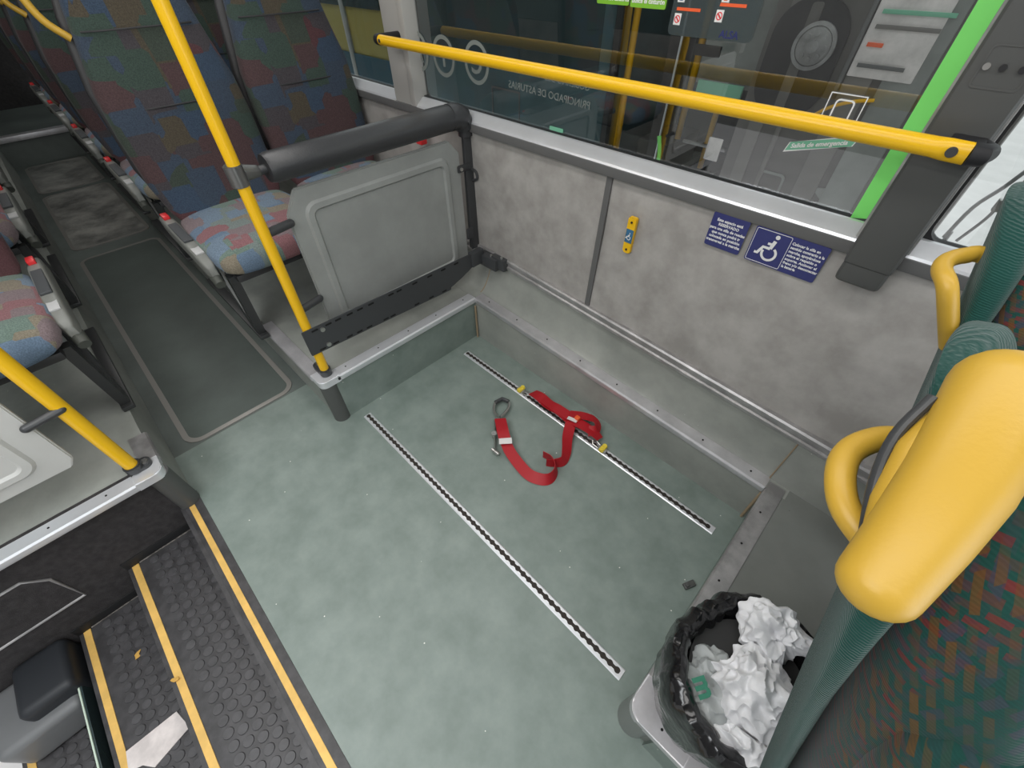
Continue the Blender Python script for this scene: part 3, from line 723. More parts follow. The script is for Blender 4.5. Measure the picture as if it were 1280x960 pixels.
def guard(name, label, x, y0, y1, z0, z1, m, flip=1):
    t = thing(name, label, 'panel', (x, (y0+y1)/2, z0)); c = .05
    poly = [(y0+.02, z0), (y1-.02, z0), (y1, z0+.03), (y1, z1-c*1.1), (y1-c, z1), (y0+c, z1), (y0, z1-c*1.5), (y0, z0+.05)]
    bm = BM(); prism(bm, poly, (x-.016, 0, 0), Y_, Z_, X_, .016)
    bmesh.ops.bevel(bm, geom=[e for e in bm.edges], offset=.004, segments=2, affect='EDGES'); wobj('board', bm, m, t)
    bm = BM(); i0, i1, j0, j1 = y0+.055, y1-.060, z0+.04, z1-.05; o_ = rrect(i0, i1, j0, j1, .045); i_ = rrect(i0+.034, i1-.034, j0+.034, j1-.034, .02)
    n = len(o_); rm = .008
    A = [bm.verts.new((x, u, v)) for u, v in o_]; o2 = rrect(i0+.008, i1-.008, j0+.008, j1-.008, .04); i2 = rrect(i0+.026, i1-.026, j0+.026, j1-.026, .026)
    B = [bm.verts.new((x+rm, u, v)) for u, v in o2]; Cc = [bm.verts.new((x+rm, u, v)) for u, v in i2]; D = [bm.verts.new((x-.001, u, v)) for u, v in i_]
    for L1, L2 in ((A, B), (B, Cc), (Cc, D)):
        for k in range(n): bm.faces.new((L1[k], L1[(k+1) % n], L2[(k+1) % n], L2[k]))
    wobj('raised_border', bm, m, t)
    return t
g = guard('guard_panel', 'grey moulded guard panel under the padded bar beside the wall', -1.442, .432, 1.165, .36, .928, M['panel'])
bm = BM(); box(bm, -1.442, -1.432, 1.145, 1.21, .800, .828, .006); wobj('hinge_tab', bm, M['tube'], g)
bm = BM(); cyl(bm, (-1.430, 1.160, .814), .007, .006, 12, 'X'); wobj('tab_bolt', bm, M['steel'], g)
bm = BM(); box(bm, -1.442, -1.432, 1.165, 1.20, .50, .55, .004); wobj('hinge_tab', bm, M['tube'], g)
guard('guard_panel', 'pale moulded guard panel at the left edge behind the thick yellow pole', -1.425, -1.15, -.425, .385, .93, M['panel_l'])
# matching dark bar on that side, above the frame
# slotted charcoal kick bar
kb = thing('slotted_plate', 'charcoal slotted metal plate across the foot of the guard panel', 'plate', (-1.38, .75, .4))
xk = -1.372; bm = BM()
poly = [(.298, .375), (.985, .340), (.985, .356), (1.005, .356), (1.06, .375), (1.13, .40), (1.13, .468), (.298, .488)]
prism(bm, poly, (xk-.006, 0, 0), Y_, Z_, X_, .008)
bmesh.ops.bevel(bm, geom=bm.edges[:], offset=.002, segments=2, affect='EDGES')
wobj('plate', bm, M['plate'], kb)
def zlo(y): return .375-(y-.298)*.051
def zhi(y): return .488-(y-.298)*.024
for y in (.345, .40, .44, .49, .535, .585, .68, .72, .80, .88, .955, 1.03):
    bm = BM(); prism(bm, rrect(y-.013, y+.013, zhi(y)-.015, zhi(y)-.008, .003, 3), (xk+.001, 0, 0), Y_, Z_, X_, .0022); wobj('slot', bm, M['hole'], kb, smooth=False)
for y in (.345, .40, .46, .505, .55, .63, .665, .79, .87, .945):
    bm = BM(); prism(bm, rrect(y-.013, y+.013, zlo(y)+.008, zlo(y)+.015, .003, 3), (xk+.001, 0, 0), Y_, Z_, X_, .0022); wobj('slot', bm, M['hole'], kb, smooth=False)
for z in (.465, .392):
    bm = BM(); cyl(bm, (xk+.004, .372, z), .009, .006, 16, 'X'); wobj('bolt', bm, M['steel'], kb)
bm = BM(); box(bm, xk-.02, xk+.01, 1.12, 1.195, .40, .470, .004); box(bm, xk-.02, xk+.10, 1.180, 1.232, .388, .445, .005); box(bm, xk+.05, xk+.14, 1.196, 1.228, .396, .452, .005); wobj('wall_bracket', bm, M['plate'], kb)
for xx, yy, zz in ((.055, 1.20, .449), (.115, 1.21, .457)):
    bm = BM(); cyl(bm, (xk+xx, yy, zz), .006, .01, 6); wobj('bolt', bm, M['steel'], kb)

# ================================================================== WINDOW HAND RAIL
rl = thing('hand_rail', 'long yellow hand rail across the window in front of the glass', 'hand rail', (-.9, 1.12, 1.2))
bm = BM(); tube(bm, [(-1.80, 1.12, 1.204), (-1.2, 1.12, 1.204), (-.6, 1.12, 1.204), (-.035, 1.12, 1.204), (-.015, 1.118, 1.204), (.018, 1.116, 1.204)], [.0165]*3+[.0165, .018, .018], 28, [.0165]*3+[.0165, .011, .010]); wobj('tube', bm, M['yellow'], rl)
bm = BM(); tube(bm, [(-1.80, 1.12, 1.204), (-1.822, 1.122, 1.204), (-1.83, 1.14, 1.204), (-1.83, 1.225, 1.204)], [.018, .018, .016, .016], 20)
wobj('end_cap', bm, M['black'], rl, label='black end cap')
bm = BM(); tube(bm, [(.016, 1.118, 1.204), (.034, 1.122, 1.204), (.040, 1.14, 1.204), (.02, 1.17, 1.204)], [.019, .018, .016, .016], 20)
box(bm, -.02, .03, 1.125, 1.17, 1.19, 1.22, .004); wobj('end_cap', bm, M['black'], rl, label='black end cap')
bm = BM(); cyl(bm, (-.006, 1.106, 1.204), .0085, .006, 20, 'Y', .001); wobj('screw', bm, M['tube'], rl)
bm = BM(); cyl(bm, (-1.785, 1.103, 1.204), .006, .004, 14, 'Y'); wobj('screw', bm, M['tube'], rl)

# ================================================================== WALL SIGNS AND BUTTON
bt = thing('stop_button', 'small yellow call button strip with blue wheelchair sticker on the wall', 'button', (-.637, 1.215, .79))
T = Matrix.Translation((-.637, 1.205, .788)) @ Matrix.Rotation(math.radians(0), 4, 'Y')
bm = BM(); prism(bm, rrect(-.0145, .0145, -.061, .061, .006), (0, .012, 0), X_, Z_, -Y_, .014)
bmesh.ops.bevel(bm, geom=[e for e in bm.edges if all(v.co.y < 0 for v in e.verts)], offset=.003, segments=2, affect='EDGES')
bm.transform(T); wobj('housing', bm, M['yellow'], bt)
bm = BM(); box(bm, -.0135, .0135, -.0035, -.001, -.024, .022, .001, T=T); wobj('sticker', bm, M['blue'], bt, label='blue sticker')
for zz in (.046, -.048):
    bm = BM(); cyl(bm, (0, -.003, zz), .0035, .003, 12, 'Y'); bm.transform(T); wobj('screw', bm, M['black'], bt)
def wheelchair(o, s, par, m, ax=X_, az=Z_, nrm=-Y_):
    """ISA style figure, o = centre, s = height; built of round strokes"""
    bm = BM(); o = Vector(o); q = lambda u, v: o+ax*(u*s)+az*(v*s)+nrm*.0006
    w_ = .042*s; lay = [0]
    def stroke(pts, r=w_, close=False):
        lay[0] += 1; P = [q(*p)+nrm*(.00015*lay[0]) for p in pts]; n = len(P); A = []; B = []
        for i in range(n):
            a, c = (P[(i-1) % n], P[(i+1) % n]) if close else (P[max(i-1, 0)], P[min(i+1, n-1)])
            sd = (c-a).normalized().cross(nrm)*r
            A.append(bm.verts.new(P[i]+sd)); B.append(bm.verts.new(P[i]-sd))
        for i in range(n if close else n-1): bm.faces.new((A[i], A[(i+1) % n], B[(i+1) % n], B[i]))
    bm.faces.new([bm.verts.new(q(.10+.075*math.cos(t*math.pi/8), .42+.075*math.sin(t*math.pi/8))) for t in range(16)])
    stroke([(.08, .28), (.02, -.02)], w_*1.4); stroke([(.02, -.02), (-.22, -.02), (-.34, -.28), (-.44, -.27)], w_*1.2); stroke([(.06, .14), (-.12, .14)])
    cc = (.04, -.20); stroke([(cc[0]+.23*math.cos(a), cc[1]+.23*math.sin(a)) for a in [math.radians(60-10*k) for k in range(27)]])
    wobj('pictogram', bm, m, par, smooth=False)
wheelchair((-.637, 1.2012, .787), .026, bt, M['white'])
def wall_y(x, z):  # the wall surface between foot and sill
    f = wall_foot(x); return f+(1.228-f)*(z-.40)/.56
def sign(label, x0, x1, z0, z1):
    y = wall_y(x1, z0)-.0035
    t = thing('sign', label, 'sign', ((x0+x1)/2, y, (z0+z1)/2), group='navy signs on the wall')
    bm = BM(); prism(bm, rrect(x0, x1, z0, z1, .005), (0, y+.0015, 0), X_, Z_, -Y_, .0015); wobj('plate', bm, M['navy'], t, smooth=False); return t, y
s1, y1_ = sign('navy blue square sign of six white text lines left of the wheelchair sign', -.398, -.296, .847, .943)
text('Este espacio está\nRESERVADO\npara una silla de ruedas\nque nunca podrá ir\ncolocada en posición\ntransversal a la marcha', .0106, (-.347, y1_-.0004, .895), X_, Z_, M['white'], s1, bold=.0003, ls=1.12)
s2, y2_ = sign('navy blue wide sign with white wheelchair symbol and text', -.278, -.096, .847, .943)
text('Colocar la silla en\nsentido contrario a la\nmarcha, apoyándose\nsobre el respaldo o\nsoporte. Accionar el\nfreno y/o desconectar\nla batería', .0094, (-.1815, y2_-.0004, .895), X_, Z_, M['white'], s2, align='LEFT', bold=.0003, ls=1.12)
wheelchair((-.226, y2_-.0002, .897), .076, s2, M['white'])
bm = BM(); ring_band(bm, rrect(-.275, -.185, .850, .940, .004), rrect(-.2738, -.1862, .8512, .9388, .003), (0, y2_, 0), X_, Z_, -Y_, .0006); wobj('white_border', bm, M['white'], s2, smooth=False)

# ---- stickers on the window glass
GY = 1.2705
def plate(name, lab, cat, poly, m, y=GY, grp=None):
    c = sum(p[0] for p in poly)/len(poly), sum(p[1] for p in poly)/len(poly)
    t = thing(name, lab, cat, (c[0], y, c[1]), group=grp)
    bm = BM(); prism(bm, poly, (0, y, 0), X_, Z_, -Y_, .0008); wobj('backing', bm, m, t, smooth=False); return t
def quad(x0, x1, z0, z1, r=.004): return rrect(x0, x1, z0, z1, r, 3)
t = plate('sticker', 'lime green sticker at top of window reading utilice los asideros', 'sticker', quad(-.915, -.812, 1.343, 1.42), M['green2'], grp='green advice stickers')
text('Por su seguridad\nutilice los asideros', .0135, (-.863, GY-.0012, 1.362), X_, Z_, M['white'], t, bold=.0003)
t = plate('sticker', 'lime green sticker at top of window reading utilice el cinturón', 'sticker', quad(-.808, -.704, 1.341, 1.42), M['green2'], grp='green advice stickers')
text('Por su seguridad\nutilice el cinturón', .0135, (-.756, GY-.0012, 1.361), X_, Z_, M['white'], t, bold=.0003)
# transparent information sheet
t = plate('notice_sheet', 'smoky transparent notice with red bars and small pictograms on the glass', 'notice', quad(-.685, -.470, 1.295, 1.46, .012), veil('smoky_sheet', (.055, .075, .08), .62))
for x0, x1, z in ((-.672, -.61, 1.345), (-.565, -.503, 1.358), (-.565, -.503, 1.390)):
    bm = BM(); box(bm, x0, x1, GY-.0014, GY-.0009, z-.003, z+.003); wobj('red_bar', bm, M['orange'], t, smooth=False)
for (x, z, c) in ((-.665, 1.326, 'red'), (-.665, 1.368, 'blue'), (-.560, 1.338, 'red'), (-.555, 1.373, 'orange')):
    bm = BM(); box(bm, x-.009, x+.009, GY-.0014, GY-.0009, z-.011, z+.011); wobj('pictogram_card', bm, M['white'], t, smooth=False)
    bm = BM()
    if c == 'red': ring_band(bm, [(x+.0075*math.cos(a*.4), z+.0075*math.sin(a*.4)) for a in range(16)], [(x+.0055*math.cos(a*.4), z+.0055*math.sin(a*.4)) for a in range(16)], (0, GY-.0015, 0), X_, Z_, -Y_, .0004); prism(bm, [(x-.006, z+.004), (x-.004, z+.006), (x+.006, z-.004), (x+.004, z-.006)], (0, GY-.0015, 0), X_, Z_, -Y_, .0004)
    else: prism(bm, [(x-.004, z-.008), (x+.004, z-.008), (x+.003, z+.002), (x+.003, z+.007), (x-.003, z+.007), (x-.003, z+.002)], (0, GY-.0015, 0), X_, Z_, -Y_, .0004)
    wobj('pictogram', bm, M['red'] if c == 'red' else M['blue'] if c == 'blue' else M['orange'], t, smooth=False)
text('ALSA', .020, (-.525, GY-.0012, 1.306), X_, Z_, M['navy'], t, bold=.0003)
# emergency exit sticker
t = plate('sticker', 'pale green emergency exit sticker on the window below the yellow rail', 'sticker', [(-.305, 1.105), (-.176, 1.140), (-.170, 1.160), (-.299, 1.125)], M['green3'])
e = Vector((.129, 0, .035)).normalized(); e2 = Vector((-.262, 0, .965)).normalized()
text('Salida de emergencia', .0135, (-.240, GY-.0012, 1.1315), e, Z_, M['white'], t, bold=.0004)
bm = BM(); pp = [(-.305, 1.105), (-.176, 1.140), (-.170, 1.160), (-.299, 1.125)]; cx_, cz_ = -.2375, 1.1325
ring_band(bm, [(cx_+(u-cx_)*1.04, cz_+(v-cz_)*1.14) for u, v in pp], pp, (0, GY, 0), X_, Z_, -Y_, .0009); wobj('white_border', bm, M['white'], t, smooth=False)
# white outline of the hammer pictogram
t = thing('sticker', 'white outlined square pictogram sticker behind the yellow rail', 'sticker', (-.22, GY, 1.18))
bm = BM(); ring_band(bm, quad(-.262, -.190, 1.158, 1.232, .001), quad(-.260, -.192, 1.160, 1.230, .001), (0, GY-.0008, 0), X_, Z_, -Y_, .0006)
ring_band(bm, quad(-.246, -.208, 1.160, 1.222, .008), quad(-.243, -.211, 1.163, 1.219, .006), (0, GY-.0008, 0), X_, Z_, -Y_, .0006); wobj('outline', bm, M['white'], t, smooth=False)
# mirrored outside lettering and circles (read from outside)
t = thing('window_lettering', 'faint mirrored lettering on the window glass with three ringed letters', 'lettering', (-1.3, 1.2705, 1.1))
MX = -X_
text('PRINCIPADO DE ASTURIAS', .030, (-1.08, 1.2705, 1.108), Vector((-1, 0, .03)), Z_, M['frost'], t, kern=1.0)
text('GOBIERNO DEL', .026, (-1.00, 1.2705, 1.152), Vector((-1, 0, .03)), Z_, M['frost'], t)
for x, ch in ((-1.778, 'A'), (-1.615, 'T'), (-1.425, 'C')):
    bm = BM(); o_ = [(x+.066*math.cos(k*math.pi/18), 1.155+.066*math.sin(k*math.pi/18)) for k in range(36)]; i_ = [(x+.053*math.cos(k*math.pi/18), 1.155+.053*math.sin(k*math.pi/18)) for k in range(36)]
    ring_band(bm, o_, i_, (0, 1.2700, 0), X_, Z_, Y_, .0006); wobj('ring', bm, M['frost'], t, smooth=False)
    text(ch, .085, (x, 1.2705, 1.150), MX, Z_, M['frost'], t, bold=.002)
# lime strip down the front edge of the glass
bm = BM(); prism(bm, [(-.103, 1.0), (-.066, 1.008), (-.076, 2.0), (-.112, 2.0)], (0, GY, 0), X_, Z_, -Y_, .001)
tag(obj('lime_strip', bm, M['green'], smooth=False), 'lime green strip down the window edge beside the dark pillar', 'strip')
# little green sticker low on the pane
bm = BM(); prism(bm, quad(-1.06, -1.0, 1.008, 1.020, .002), (0, GY, 0), X_, Z_, -Y_, .001)
tag(obj('sticker', bm, M['green3'], smooth=False), 'tiny pale green sticker at the foot of the window', 'sticker')

# ================================================================== PASSENGER SEATS
def make_seat(arm_side, arm=True):
    """faces +X; origin on the platform under the cushion's rear edge, Y centred; arm_side = -1/+1 aisle side"""
    t = thing('passenger_seat', '', 'seat')
    k = .16
    bm = BM(); secs = []
    for z, hw, th, dx in ((.40, .20, .040, .03), (.45, .225, .055, .02), (.55, .243, .062, .0), (.72, .245, .060, .01), (.85, .236, .056, .012), (.98, .205, .056, .0), (1.08, .184, .054, -.008), (1.16, .160, .050, -.01), (1.21, .130, .042, -.012), (1.235, .10, .028, -.012), (1.243, .04, .012, -.012)):
        secs.append(((-k*(z-.455)-th+dx+.0, .012*max(0, min(1, (z-.8)/.3)), z), Y_, X_, hw, th))
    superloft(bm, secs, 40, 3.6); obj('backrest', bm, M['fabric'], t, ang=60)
    # seams across the backrest
    for z in (.80, 1.02):
        bm = BM(); tube(bm, [(-k*(z-.455)+.013-.02*abs(y/.17)**4, y, z) for y in [-.17+.034*i for i in range(11)]], .0028, 6); obj('seam', bm, M['seat_shell'], t)
    bm = BM(); secs = []
    for z, hw, th in ((.42, .21, .02), (.6, .25, .022), (.85, .243, .022), (1.05, .198, .02), (1.17, .15, .014)):
        secs.append(((-k*(z-.455)-.125, 0, z), Y_, X_, hw, th))
    superloft(bm, secs, 32, 3); obj('back_shell', bm, M['seat_shell'], t, ang=60)
    bm = BM(); secs = []
    for x, hw, zc, th in ((-.03, .18, .40, .035), (.0, .225, .395, .058), (.12, .240, .392, .062), (.28, .240, .396, .062), (.38, .236, .400, .062), (.435, .228, .395, .055), (.465, .205, .385, .036), (.473, .17, .382, .018)):
        secs.append(((x, 0, zc), Y_, Z_, hw, th))
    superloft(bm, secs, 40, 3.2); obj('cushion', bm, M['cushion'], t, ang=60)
    bm = BM(); box(bm, -.08, .44, -.20, .20, .315, .345, .008); obj('seat_pan', bm, M['seat_shell'], t)
    if arm:
        s = arm_side; ya = s*.252
        bm = BM(); secs = []
        for x, zc, h, th in ((-.13, .395, .012, .022), (-.10, .398, .021, .032), (.0, .402, .024, .036), (.20, .394, .024, .036), (.33, .380, .023, .036), (.375, .372, .020, .032), (.392, .366, .012, .020)): secs.append(((x, ya, zc), Y_, Z_, h, th))
        superloft(bm, secs, 28, 4.5); a = obj('armrest', bm, M['arm'], t, ang=50)
        bm = BM(); box(bm, .02, .22, ya-.017, ya+.017, .426, .437, .005, 3); obj('arm_pad', bm, M['arm_pad'], a)
        bm = BM(); box(bm, .26, .325, ya-.015, ya+.015, .416, .4225, .002); obj('arm_label', bm, M['label'], a)
        bm = BM(); tube(bm, [(.365, ya, .345), (.415, ya+s*.004, .325)], [.022, .018], 12); obj('recline_knob', bm, M['arm_end'], a)
        bm = BM(); box(bm, -.075, -.028, ya-.012, ya+.012, .434, .450, .004); obj('belt_buckle', bm, M['red'], t, label='red belt buckle')
        # grab hoop at the shoulder
        bm = BM(); zt = 1.17; xh = -k*(zt-.455)-.06
        tube(bm, smooth_path([(xh, s*.17, 1.21), (xh-.01, s*.215, 1.225), (xh-.012, s*.248, 1.18), (xh-.01, s*.254, 1.12), (xh-.0, s*.238, 1.05), (xh+.01, s*.195, 1.0)], 5), .012, 12); obj('grab_handle', bm, M['yellow_l'], t)
        # aisle-side leg frame
        yl = s*.205; bm = BM()
        prism(bm, [(.36, .33), (.40, .33), (.345, .0), (.305, .0)], (0, yl-.016, 0), X_, Z_, Y_, .032); obj('leg', bm, M['leg'], t)
        bm = BM(); prism(bm, [(.10, .33), (.14, .33), (.325, .02), (.29, .0)], (0, yl-.014, 0), X_, Z_, Y_, .028); obj('leg', bm, M['leg'], t)
        bm = BM(); prism(bm, [(.17, .33), (.33, .33), (.315, .06)], (0, yl-.012-s*-.0, 0), X_, Z_, Y_, .004); obj('side_plate', bm, M['label'], t)
        bm = BM(); box(bm, -.30, .37, yl-.02, yl+.02, 0, .018, .003); obj('floor_rail', bm, M['leg'], t)
    return t
def copy_tree(o, parent=None):
    c = o.copy(); COL.objects.link(c); c.parent = parent
    for ch in o.children: copy_tree(ch, c)
    return c
seat_r = make_seat(-1); seat_l = make_seat(1); seat_w = make_seat(1, False)
rows = [-2.165, -3.13, -3.97, -4.80, -5.62]
ordn = ['first', 'second', 'third', 'fourth', 'fifth']
used = set()
def put(src, x, y, lab, grp):
    if src.name in used: o = copy_tree(src)
    else: o = src; used.add(src.name)
    o.location = (x, y, ZP); o['label'] = lab; o['group'] = grp
rl_ = ['patchwork aisle seat right behind the padded bar and yellow pole', 'patchwork aisle seat second from the padded bar, right of the aisle', 'patchwork aisle seat third from the padded bar, right of the aisle',
       'patchwork aisle seat fourth from the padded bar, right of the aisle', 'patchwork aisle seat farthest back on the right of the aisle']
wl_ = ['patchwork window seat behind the padded bar, beside the window', 'patchwork window seat seen between the two front seats']
ll_ = ['patchwork seat left of the aisle, nearest the thick yellow pole', 'patchwork seat left of the aisle, second from the thick yellow pole', 'patchwork seat left of the aisle, third from the thick yellow pole']
for i, x in enumerate(rows): put(seat_r, x, .452, rl_[i], 'seats right of the aisle')
for i, x in enumerate(rows[:2]): put(seat_w, x, .962, wl_[i], 'window seats')
for i, x in enumerate((-2.13, -3.07, -3.92)): put(seat_l, x, -.50, ll_[i], 'seats left of the aisle')
# seat belt tongue seen between cushion and panel
# red strap end lying left on the platform
bm = BM(); tube(bm, smooth_path([(-1.78, -.62, ZP+.006), (-1.72, -.56, ZP+.010), (-1.655, -.505, ZP+.006)], 5), .014, 10, r2=.004)
tag(obj('red_strap', bm, M['strap']), 'dark red strap end on the left platform behind the pale panel', 'strap')
bm = BM(); box(bm, -1.74, -1.70, 1.165, 1.20, .845, .885, .006, 3)
o = obj('belt_buckle', bm, M['red'])
bs = [c for c in COL.objects if c.name.startswith('passenger_seat') and c['label'] == wl_[0]][0]
o.parent = bs; o.matrix_parent_inverse = Matrix.Translation(-Vector(bs.location)); o['label'] = 'red belt buckle'

# ================================================================== NEAR SEATS
def near_seat(label, y0, hw=.215, big=True, ho=.062):
    """backrest reclined towards the camera; y0 = aisle side edge"""
    t = thing('coach_seat', label, 'seat', (.40, y0+hw, ZR), group='green seats at the right edge')
    yc = y0+hw; kk = .293
    def bx(z): return .082+kk*(1.204-z)      # rear surface
    tilt = Vector((1, 0, .25)).normalized()
    bm = BM(); secs = []
    for z, h, th in ((.55, hw*.96, .010), (.62, hw, .012), (.9, hw, .012), (1.05, hw*.99, .013), (1.11, hw*.94, .016), (1.155, hw*.86, .020), (1.19, hw*.74, .023), (1.215, hw*.58, .023), (1.230, hw*.36, .016), (1.236, hw*.14, .008)):
        secs.append(((bx(z)+th+.001, yc, z), Y_, tilt, h, th))
    superloft(bm, secs, 48, 3.4); wobj('back_shell', bm, M['gfab'], t, ang=70)
    bm = BM(); secs = []     # patterned cushioned front
    for z, h, th in ((.58, hw*.95, .045), (.7, hw*.99, .055), (.9, hw*1.0, .058), (1.02, hw*.985, .058), (1.09, hw*.93, .056), (1.14, hw*.84, .053), (1.18, hw*.7, .048), (1.205, hw*.52, .04), (1.22, hw*.3, .026), (1.226, hw*.12, .012)):
        secs.append(((bx(z)+.022+th, yc, z), Y_, tilt, h, th))
    superloft(bm, secs, 48, 3.6); wobj('front_cover', bm, M['gpat'], t, ang=70)
    # stitched side bolster on the aisle side of the front
    bm = BM(); secs = []
    for z, h, th in ((.66, .02, .03), (.72, .032, .045), (.9, .036, .052), (1.03, .034, .050), (1.085, .028, .042), (1.105, .014, .022)):
        secs.append(((bx(z)+.105, y0+.026, z), Y_, tilt, h, th))
    superloft(bm, secs, 32, 4.5); wobj('side_bolster', bm, M['gpat'], t, ang=50)
    bm = BM(); secs = []
    for x, h, zc, th in ((.30, hw*.9, .62, .05), (.36, hw, .62, .06), (.75, hw, .63, .06), (.80, hw*.9, .62, .03)):
        secs.append(((x, yc, zc), Y_, Z_, h, th))
    superloft(bm, secs, 40, 3.2); wobj('cushion', bm, M['gpat'], t, ang=60)
    for s in (-.8, .8):
        bm = BM(); box(bm, .42, .70, yc+s*hw-.015, yc+s*hw+.015, ZR, .58, .004); wobj('leg', bm, M['leg'], t)
    # rear grab hoop
    ya, yb = (y0+.045, y0+.16)
    bm = BM()
    def hx(y, dz): return 0
    z1 = 1.175
    ya = y0+ho
    tube(bm, smooth_path([(bx(z1)+.03, ya-.01+(0 if big else .045), z1-(.004 if big else .075)), (bx(z1)+.004, ya+(0 if big else .016), z1-(0 if big else .03)), (bx(z1)-.018, ya+.014, z1+.004), (bx(z1)-.030, ya+.040, z1+.008), (bx(z1)-.030, ya+.066, z1+.010), (bx(z1)-.016, ya+.092, z1+.012), (bx(z1)+.006, ya+.106, z1+.012), (bx(z1)+(.04 if big else .10), ya+.112, z1+(.010 if big else -.01))], 5), .0100, 16); wobj('grab_hoop', bm, M['yellow_l'], t)
    if big:
        bm = BM()
        A, B = Vector((.100, y0+.022, 1.192)), Vector((.098, y0+.150, 1.266))
        capsule(bm, [A, A.lerp(B, .25)+Vector((.002, 0, .004)), A.lerp(B, .5)+Vector((.003, 0, .006)), A.lerp(B, .75)+Vector((.002, 0, .004)), B], [.020, .022, .024, .025, .026], 28, [.022, .024, .026, .027, .027])
        g = wobj('shoulder_grip', bm, M['yellow_l'], t)
        bm = BM(); capsule(bm, [A+Vector((-.002, .014, -.002)), A.lerp(B, .3)+Vector((-.010, .010, -.004)), A.lerp(B, .6)+Vector((-.014, .004, -.006)), B+Vector((-.008, -.006, -.004))], [.012, .014, .014, .012], 20, [.012, .015, .015, .012])
        obj2 = wobj('grip_flange', bm, M['yellow_l'], t)
        bm = BM(); tube(bm, smooth_path([A+Vector((-.013, .026, -.004)), A.lerp(B, .3)+Vector((-.026, .018, -.003)), A.lerp(B, .58)+Vector((-.031, .010, -.003)), A.lerp(B, .85)+Vector((-.027, -.001, .000))], 4), .004, 10, .0035)
        wobj('gap_strip', bm, M['tube'], t)
    return t
near_seat('green ribbed aisle seat at the right edge with big yellow grip', .195)
near_seat('green ribbed window seat at the right edge behind the big yellow grip', .635, big=False, ho=.015)

# ================================================================== BIN AND BAGS
from mathutils import noise as mn
def crumple(bm, amp, freq, seed):
    off = Vector((seed*3.1, seed*1.7, seed*.9))
    for v in bm.verts:
        p = v.co.copy(); n = p.normalized() if p.length > 0 else Z_
        q = p*freq+mn.noise_vector(p*freq*.4+off)*.7
        s_ = .9*mn.noise(p*freq*.35+off*2) - 1.5*abs(mn.noise(q*.45+off)) - .9*abs(mn.noise(q*1.0+off*3)) - .5*abs(mn.noise(q*2.1+off*5)) + .6
        v.co += n*(amp*s_) + mn.noise_vector(p*freq*.6+off)*(amp*.5)
def bag_blob(name, lab, c, sx, sy, sz, m, seed, rz=0, amp=.011, freq=48, grp='crumpled plastic bags'):
    bm = BM(); bmesh.ops.create_icosphere(bm, subdivisions=6, radius=1)
    for v in bm.verts: v.co = Vector((v.co.x*sx, v.co.y*sy, v.co.z*sz))
    crumple(bm, amp, freq, seed)
    bm.transform(Matrix.Rotation(rz, 4, 'Z'))
    o = obj(name, bm, m, ang=28); o.location = c; tag(o, lab, 'bag', grp); return o
bn = thing('waste_bin', 'round waste bin lined with a black plastic bag on the right platform', 'bin', (.225, .41, ZR))
cx, cy = .235, .415
bm = BM(); tube(bm, [(cx, cy, ZR), (cx, cy, ZR+.26)], [.09, .112], 32); wobj('bin_body', bm, M['bin'], bn)
def liner(bm):
    n = 200; prof = [(.100, .01), (.122, .07), (.136, .14), (.146, .20), (.150, .245), (.149, .275), (.143, .293), (.132, .300), (.120, .293), (.110, .275), (.104, .245), (.098, .20), (.088, .12), (.03, .06)]
    rings = []
    for j, (r, z) in enumerate(prof):
        ring = []
        for k in range(n):
            a = 2*math.pi*k/n; c, s_ = math.cos(a), math.sin(a)
            p = Vector((c*1.3+s_*.3, s_*1.3, z*3+j*.02))
            f = mn.noise(p)*1.0; g_ = 1-abs(mn.noise(p*2.3+Vector((4, 1, 0))))*2; h_ = 1-abs(mn.noise(p*5+Vector((1, 7, 3))))*2
            rr = r+.014*f+.009*g_+.0025*h_
            z2 = z+(.012*f+.008*g_ if z > .15 else 0)
            ring.append(bm.verts.new((cx+rr*c*.98, cy+rr*s_*1.06, max(ZR+.003, ZR+z2))))
        rings.append(ring)
    for A, B in zip(rings, rings[1:]):
        for k in range(n): bm.faces.new((A[k], A[(k+1) % n], B[(k+1) % n], B[k]))
bm = BM(); liner(bm); wobj('bin_liner', bm, M['bag'], bn, ang=40)
bag_blob('plastic_bag', 'white crumpled bag uppermost at the far rim of the bin', (.228, .520, .500), .052, .054, .044, M['white_bag'], 1, .3, .028, 32)
bag_blob('plastic_bag', 'large white crumpled bag in the middle of the bin', (.240, .405, .490), .056, .060, .046, M['white_bag'], 5, .9, .030, 32)
bag_blob('plastic_bag', 'white crumpled bag low at the near side of the bin', (.270, .312, .462), .056, .040, .042, M['white_bag'], 9, .2, .028, 32)
b3 = bag_blob('plastic_bag', 'thin greyish bag with green lettering tucked inside the bin', (.182, .360, .452), .048, .075, .034, M['ivory_bag'], 14, .2, .022, 30)
b3_m = text('m', .046, (.170, .335, .496), Vector((.8, -.55, 0)).normalized(), Vector((.5, .75, .25)).normalized(), M['green_ink'] if 'green_ink' in M else mat('green_ink', (.01, .17, .10), .5), b3, bold=.002)

# ================================================================== OUTSIDE
bm = BM(); box(bm, -40, 25, 1.4, 40, -.90, -.78); struct('ground', bm, M['asphalt'])
bm = BM(); box(bm, -40, 25, -40, -1.34, -.90, -.78)
for i in range(6):
    pass
struct('ground', bm, M['asphalt'])
